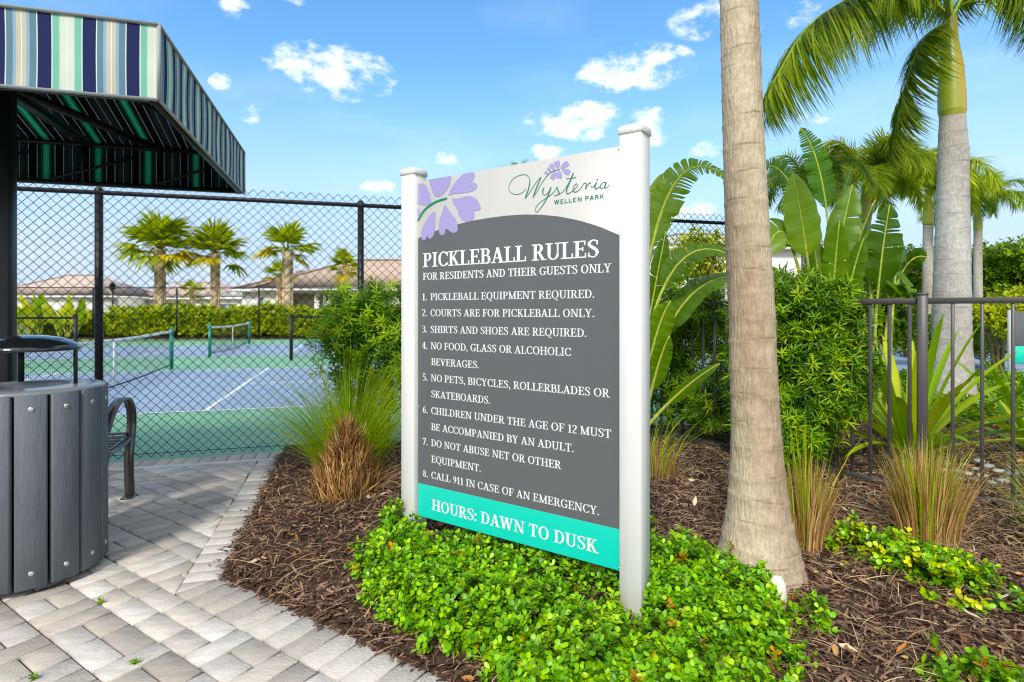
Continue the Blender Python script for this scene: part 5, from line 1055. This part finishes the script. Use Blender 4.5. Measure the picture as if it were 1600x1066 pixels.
# ------------------------------------------------------------------ garden beyond the picket fence
def leafmass(P, D, k, ln, wd, cols, m=None, prof=OB): mb = MB(); sprigs(mb, P, D, k, .85, ln, wd, prof, cols, along=ln); return mb
n = 4200; x = rng.uniform(4.2, 9.5, n); y = rng.uniform(6.2, 10.5, n); z = .08 + .22 * rng.random(n) * (.6 + .4 * np.sin(x * 3) * np.sin(y * 2.5))
tag(leafmass(np.stack([x, y, z], 1), np.tile([0, 0, 1.], (n, 1)) + rng.normal(0, .5, (n, 3)), 6, .06, .035, [S(120, 156, 52), S(100, 136, 46), S(142, 174, 60)]).build('ground_cover', M['leaf']), 'low leafy ground cover spreading around the tall palm behind the picket fence', 'ground cover', kind='stuff')
def bush(name, c, rx, ry, rz, n, leaf, cols, label, group=None, cat='bush', lumps=9):
    root = thing(name, (c[0], c[1], 0), label, cat, group); B = []
    for i in range(lumps):
        a = rnd.uniform(0, 6.28); q = rnd.uniform(.2, .75); B.append((c[0] + rx * q * math.cos(a), c[1] + ry * q * math.sin(a), c[2] + rz * rnd.uniform(-.6, .55), rnd.uniform(.32, .55) * rx, rnd.uniform(.3, .5) * rz))
    B = np.array(B); ch = rng.integers(0, len(B), n); d = rdir(n); r = rng.random(n) ** .4
    P = B[ch, :3] + d * np.stack([B[ch, 3], B[ch, 3] * ry / rx, B[ch, 4]], 1) * r[:, None]; P[:, 2] = np.maximum(P[:, 2], .05)
    mb = leafmass(P, d + np.array([0, 0, .6]) + rng.normal(0, .3, d.shape), 5, leaf, leaf * .5, cols); mb.build('crown', M['leaf'], root)
    tk = MB()
    for b in B[:6]: tk.tube([(c[0] + rnd.uniform(-.1, .1), c[1], -.05), (c[0] * .6 + b[0] * .4, c[1] * .6 + b[1] * .4, max(.3, b[2] * .5)), (b[0], b[1], b[2])], [.05 * rx, .035 * rx, .012 * rx], 6)
    tk.build('trunk', M['twig'], root); return root
tg = [S(126, 152, 60), S(104, 132, 52), S(148, 172, 74), S(86, 114, 46)]; yl = [S(184, 190, 70), S(198, 200, 78), S(156, 172, 62)]
gt = 'leafy trees beyond the pool garden'
bush('leafy_tree', at(1585, 430, 21), 1.9, 1.4, 1.4, 1900, .16, tg, 'dark green leafy tree at the right edge beyond the tall palm', gt, 'tree', 12)
bush('leafy_tree', at(1530, 425, 24), 1.6, 1.2, 1.3, 1300, .16, tg, 'lower dark green tree just right of the tall pale trunk', gt, 'tree', 10)
bush('leafy_tree', at(1420, 440, 17), 1.3, 1.1, 1.3, 1300, .13, tg, 'leafy tree behind the split paddle leaf', gt, 'tree')
bush('leafy_tree', at(1100, 395, 20), 1.5, 1.0, 1.35, 800, .14, yl, 'thin yellowish tree seen through the fence between sign post and trunk', gt, 'tree')
bush('leafy_bush', at(1560, 490, 12.5), 1.0, .8, .55, 900, .1, yl, 'yellow green bush behind the grey and teal pool board', None)
bush('leafy_bush', at(1500, 520, 14), 1.6, .9, .7, 900, .11, tg, 'dark green bush behind the tall pale palm trunk', None)
bush('leafy_bush', at(1330, 500, 9.5), 1.5, .7, .9, 1200, .1, tg, 'dark bush behind the paddle leaved plants', None)
bush('leafy_bush', at(1600, 475, 15), 1.0, .8, .5, 600, .11, [S(56, 104, 50), S(44, 86, 42)], 'deep green bush at the right edge behind the fence rail', None)
# board by the pool
pb = at(1592, 560, 11.0); pb[2] = 0; bd = thing('pool_board', pb, 'grey and teal board with white post by the pool at the right edge', 'sign')
m_ = MB(); m_.box(pb + np.array([.05, 0, .85]), (.34, .03, 1.0), bev=.004); pnl = m_.build('panel', grey, bd)
m_ = MB(); m_.box(pb + np.array([.05, -.018, .52]), (.335, .006, .32), bev=.001); m_.build('teal_band', tealm, pnl)
m_ = MB(); m_.box(pb + np.array([-.16, .0, .7]), (.07, .07, 1.36), bev=.004); m_.build('post', M['vinyl'], bd); m_ = MB(); m_.box(pb + np.array([.27, .0, .7]), (.1, .1, 1.4), bev=.004); m_.build('post', M['vinyl'], bd)

# ------------------------------------------------------------------ beyond the courts: hedge, palms, houses
hg = [S(156, 176, 48), S(132, 158, 44), S(182, 194, 58), S(110, 136, 40), S(196, 200, 66)]
def hedge_run(x0, x1, Yc, h, n, label):
    root = thing('clipped_hedge', ((x0 + x1) / 2, Yc, 0), label, 'hedge'); x = rng.uniform(x0, x1, n); f = rng.random(n); top = f < .3
    yy = np.where(top, Yc + rng.uniform(-.7, .7, n), Yc - .7 + rng.exponential(.12, n)); z = np.where(top, h + rng.normal(0, .07, n), h * rng.random(n)) + .1 * np.sin(x * 1.3) + .06 * np.sin(x * 3.7)
    leafmass(np.stack([x, yy, np.maximum(z, .1)], 1), np.stack([rng.normal(0, .5, n), -np.ones(n) * np.where(top, .2, .8), .6 + 0 * x], 1), 5, .19, .11, hg).build('foliage', M['leaf'], root)
    m_ = MB(); m_.box(((x0 + x1) / 2, Yc + .1, h * .47), (x1 - x0, 1.0, h * .9)); m_.build('inner_core', mat('hedge_inside', S(48, 58, 30), rough=.95, var=.3, vscale=3), root)  # one solid dark box fills the hedge behind its leaves
hedge_run(-26, -19.5, 31.5, .95, 1300, 'short stretch of clipped hedge behind broad leaved plants at the left')
hedge_run(-21.6, 14, 31.2, 1.36, 9000, 'long clipped yellow green hedge behind the far court fence')
m_ = MB(); m_.add([(-32, 29.6, -.004), (16, 29.6, -.004), (16, 33, -.004), (-32, 33, -.004)], [(0, 1, 2, 3)]); tag(m_.build('hedge_soil', M['soil']), kind='structure')
gb = 'broad leaved plants behind the far fence'
for i, (px, hh) in enumerate([(30, 1.9), (62, 2.3), (92, 1.9), (118, 2.2), (46, 1.5), (105, 1.4)]):
    c = at(px, 500, 29.8); c[2] = 0
    lv = []
    for k in range(9):
        a = rnd.uniform(0, 6.28); l = rnd.uniform(.4, 1.0); lv.append((c + np.array([math.cos(a) * l, math.sin(a) * l * .5, hh * rnd.uniform(.55, 1.05)]), .2, (0, 0, .35), rnd.uniform(-.8, .8), 0, .35))
    paddle_plant('broad_leaf_plant', c, lv, ['tallest', 'second', 'third', 'fourth', 'fifth', 'sixth'][0] and ['broad leaved yellow green plant at the far left behind the court fence', 'tall broad leaved plant under the left house roof', 'broad leaved plant in the middle of the row behind the fence', 'broad leaved plant nearest the thick fence post', 'short broad leaved plant low between two taller ones', 'short broad leaved plant left of the thick fence post'][i], gb, [S(180, 194, 76), S(150, 176, 68), S(204, 206, 86)], False)
def sabal(px, pyc, Y, rad, wpx, label, n, seed):
    r_ = random.Random(seed); c = at(px, pyc, Y); root = thing('sabal_palm', (c[0], Y, 0), label, 'palm tree', 'sabal palms beyond the courts'); R0 = wpx / 2 * Y / F
    mb = MB(); th = np.arange(14) * 2 * math.pi / 14; zz = np.arange(-.1, c[2], .16); V = []; cc = []
    for k, z in enumerate(zz):
        rr = R0 * (.66 + .14 * (z / c[2])) * (1 + .12 * ((k * 5 + np.arange(14) * 3) % 7) / 7); V.append(np.stack([c[0] + rr * np.cos(th + k * .35), Y + rr * np.sin(th + k * .35), np.full(14, z)], 1)); cc.append(pick(14, [S(206, 180, 146), S(170, 140, 108), S(222, 200, 168)], .2))
    mb.add(np.concatenate(V), np.array([[i * 14 + j, i * 14 + (j + 1) % 14, (i + 1) * 14 + (j + 1) % 14, (i + 1) * 14 + j] for i in range(len(zz) - 1) for j in range(14)]), np.concatenate(cc))
    # old leaf bases crossing on the trunk
    for k in range(int(c[2] / .13) + 2):
        z = .3 + k * .13
        if z > c[2]: break
        for j in range(3):
            a = k * 2.1 + j * 2.09; o = np.array([math.cos(a), math.sin(a), 0]); p = np.array([c[0], Y, z]) + o * R0 * .64; mb.box(p + o * .04, (.05, .12, .28), [nrm(o + np.array([0, 0, -.35])), nrm(np.cross((0, 0, 1), o)), nrm(np.array([0, 0, 1]) + o * .35)], col=pick(1, [S(220, 194, 158), S(180, 150, 118), S(200, 172, 138)], .15)[0])
    mb.build('trunk', M['trunk'], root)
    fl, st = MB(), MB()
    for i in range(n):
        a = i * 2.4 + r_.uniform(-.2, .2); el = 1.45 - 2.0 * (i / n) + r_.uniform(-.35, .35); o = np.array([math.cos(a) * math.cos(el), math.sin(a) * math.cos(el), math.sin(el)]); l = rad * r_.uniform(.34, .64); q = c + o * l + np.array([0, 0, -.05 * rad]); st.tube([c - (0, 0, .2), c + o * l * .5 + (0, 0, .06), q], [.03, .022, .015], 5, col=S(130, 140, 60))
        s_ = nrm(np.cross(o, (0, 0, 1))); u_ = np.cross(s_, o); m = 22; ang = np.linspace(-1.65, 1.65, m); A = np.outer(np.cos(ang), o) + np.outer(np.sin(ang), s_) + rng.normal(0, .06, (m, 3)); yel = el < .15 and r_.random() < .6
        colr = pick(m, [S(236, 212, 50), S(222, 200, 56), S(200, 190, 60)] if yel else [S(176, 188, 62), S(146, 166, 56), S(198, 204, 76)], .2)
        fl.leaves(np.tile(q, (m, 1)), A, np.tile(u_ - o * .2, (m, 1)), rad * .66 * (1 - .25 * np.abs(ang) / 1.65) * rng.uniform(.85, 1.1, m), rad * .075, [(0, .15, 0), (.35, .5, .0), (.7, .36, -.08), (1, .03, -.32)], colr, fold=.35)
    fl.build('fan_leaves', M['fan'], root); st.build('leaf_stalks', M['trunk'], root)
sabal(250, 388, 33.5, 2.15, 19, 'largest sabal palm, left of the other two over the hedge', 30, 1)
sabal(336, 396, 34.5, 1.95, 15, 'sabal palm with yellowing skirt in the middle of the row of three', 25, 2)
sabal(449, 392, 33.0, 1.75, 19, 'sabal palm with thick boot covered trunk in front of the big house', 22, 3)
sabal(437, 432, 37.0, 1.1, 9, 'small sabal palm half hidden behind the thick trunked one', 14, 4)
sabal(540, 420, 36.0, 1.25, 10, 'small yellow green sabal palm beside the tall black fence post', 16, 5)
sabal(300, 455, 42.0, .95, 8, 'tiny yellow sabal palm low between the larger trunks', 12, 6)
stucco = mat('stucco', S(226, 220, 212), rough=.9, var=.05, vscale=1.5, bump=.2, bscale=20); trimw = mat('white_trim', S(238, 236, 232), rough=.6); glass = mat('window_glass', S(96, 108, 116), rough=.08, spec=.8); shade = mat('lanai_wall', S(176, 168, 160), rough=.9)
def roofmat(name, col):
    m = mat(name, col, rough=.85, var=.16, vscale=1.2); nt = m.node_tree; N = nt.nodes.new; L = nt.links.new; b = nt.nodes['Principled BSDF']
    wv = N('ShaderNodeTexWave'); wv.wave_type = 'BANDS'; wv.bands_direction = 'Z'; wv.wave_profile = 'SAW'; wv.inputs['Scale'].default_value = 2.1; wv.inputs['Distortion'].default_value = .3; tcx = N('ShaderNodeTexCoord'); L(tcx.outputs['Object'], wv.inputs[0])
    bu = N('ShaderNodeBump'); bu.inputs['Strength'].default_value = .9; bu.inputs['Distance'].default_value = .12; L(wv.outputs[1], bu.inputs['Height']); L(bu.outputs[0], b.inputs['Normal']); return m
rt = roofmat('tile_roof', S(180, 156, 138)); rp_ = roofmat('pinkish_tile_roof', S(188, 166, 152)); rg = roofmat('grey_tile_roof', S(176, 172, 172))
def house(label, x0, x1, Y0, depth, eave, ridge, rmat, wins=(), lanai=None, ridge_in=None, ohang=.6):
    root = thing('house', ((x0 + x1) / 2, Y0, 0), label, 'house', 'tile roofed houses beyond the courts'); w = x1 - x0
    m_ = MB(); yc = Y0 + depth / 2
    if lanai:
        a, b = lanai
        for p, q in ((x0, a), (b, x1)): m_.box(((p + q) / 2, yc, eave / 2), (q - p, depth, eave))
        m_.box(((a + b) / 2, yc + 1.5, eave / 2), (b - a - .01, depth - 3.0, eave)); m_.box(((a + b) / 2, Y0 + .2, eave - .2), (b - a, .35, .38))
        m_.box(((a * .15 + b * .85), Y0 + .2, eave / 2 - .2), (.35, .34, eave - .4))
    else: m_.box(((x0 + x1) / 2, yc, eave / 2), (w, depth, eave))
    m_.build('wall', stucco, root)
    h = depth / 2 + ohang if ridge_in is None else ridge_in; m_ = MB(); o = ohang
    a = [(x0 - o, Y0 - o, eave), (x1 + o, Y0 - o, eave), (x1 + o, Y0 + depth + o, eave), (x0 - o, Y0 + depth + o, eave), (x0 - o + h, yc, ridge), (x1 + o - h, yc, ridge)]
    m_.add(a, [(0, 1, 5, 4), (2, 3, 4, 5), (1, 2, 5), (3, 0, 4), (3, 2, 1, 0)]); rf = m_.build('roof', rmat, root)
    m_ = MB(); 
    m_.box(((x0 + x1) / 2, Y0 - o - .02, eave - .1), (w + 2 * o, .05, .24)); m_.box((x0 - o - .02, yc, eave - .1), (.05, depth + 2 * o, .24)); m_.box((x1 + o + .02, yc, eave - .1), (.05, depth + 2 * o, .24)); m_.build('fascia', trimw, rf)
    m_ = MB(); 
    m_.tube([(x0 - o + h, yc, ridge + .03), (x1 + o - h, yc, ridge + .03)], .12, 6); m_.tube([(x0 - o, Y0 - o, eave + .05), (x0 - o + h, yc, ridge + .03)], .11, 6); m_.tube([(x1 + o, Y0 - o, eave + .05), (x1 + o - h, yc, ridge + .03)], .11, 6); m_.build('ridge_tiles', rmat, rf)
    for (wx, wz, ww, wh) in wins:
        m_ = MB(); m_.box((wx, Y0 - .01, wz), (ww, .04, wh)); wn = m_.build('window', glass, root)
        m_ = MB()
        for sx in (-1, 1): m_.box((wx + sx * (ww / 2 + .05), Y0 - .02, wz), (.1, .08, wh + .2))
        for sz in (-1, 1): m_.box((wx, Y0 - .02, wz + sz * (wh / 2 + .05)), (ww, .078, .1))
        m_.box((wx, Y0 - .03, wz), (.05, .03, wh)); m_.build('frame', trimw, wn)
house('long cream house with brown tile roof and covered lanai behind the sabal palms', -19.2, 4, 44, 10, 3.15, 5.75, rt, [(-13.2, 1.9, 1.7, 1.3), (-8, 1.9, 1.4, 1.3)], (-18.0, -14.6), 6.2)
house('cream wing with low brown tile roof left of the big roof', -22.5, -15.5, 47.5, 8, 3.2, 4.95, rt, [(-20.5, 1.9, 1.2, 1.2)])
house('house with pinkish tile roof at the far left', -66, -50, 71, 12, 3.3, 6.2, rp_, [(-60, 1.9, 1.8, 1.4)])
house('house with pinkish tile roof in the middle distance', -52, -37, 78, 12, 3.2, 5.6, rp_, [(-46, 1.9, 2.2, 1.4), (-41, 1.9, 1.6, 1.4)])
house('distant house with greyish roof behind the tiny lamp post', -60, -45.5, 85, 12, 3.2, 6.0, rg, [(-50, 1.8, 2, 1.4)])
house('distant pale house left of the largest sabal palm', -41, -31, 76, 10, 3.2, 4.8, rg, [(-38, 1.7, 2.2, 1.3)])
house('white walled building glimpsed through the fence right of the sign', 9.5, 26, 44, 9, 6.3, 7.9, rg, [(14.4, 4.6, 1.6, 1.3)])
# lamp post
lp = at(176, 470, 62); lp[2] = 0; l_ = thing('street_lamp', lp, 'slim dark street lamp in front of the distant roofs', 'street lamp')
m_ = MB(); m_.tube([lp, lp + (0, 0, 3.7)], [.09, .06], 8); m_.build('pole', M['black'], l_); m_ = MB(); m_.lathe(lp + np.array([0, 0, 3.7]), [(.1, 0), (.26, .1), (.3, .5), (.34, .52), (.12, .8), (.01, .9)], 10); m_.build('lantern', M['black'], l_)
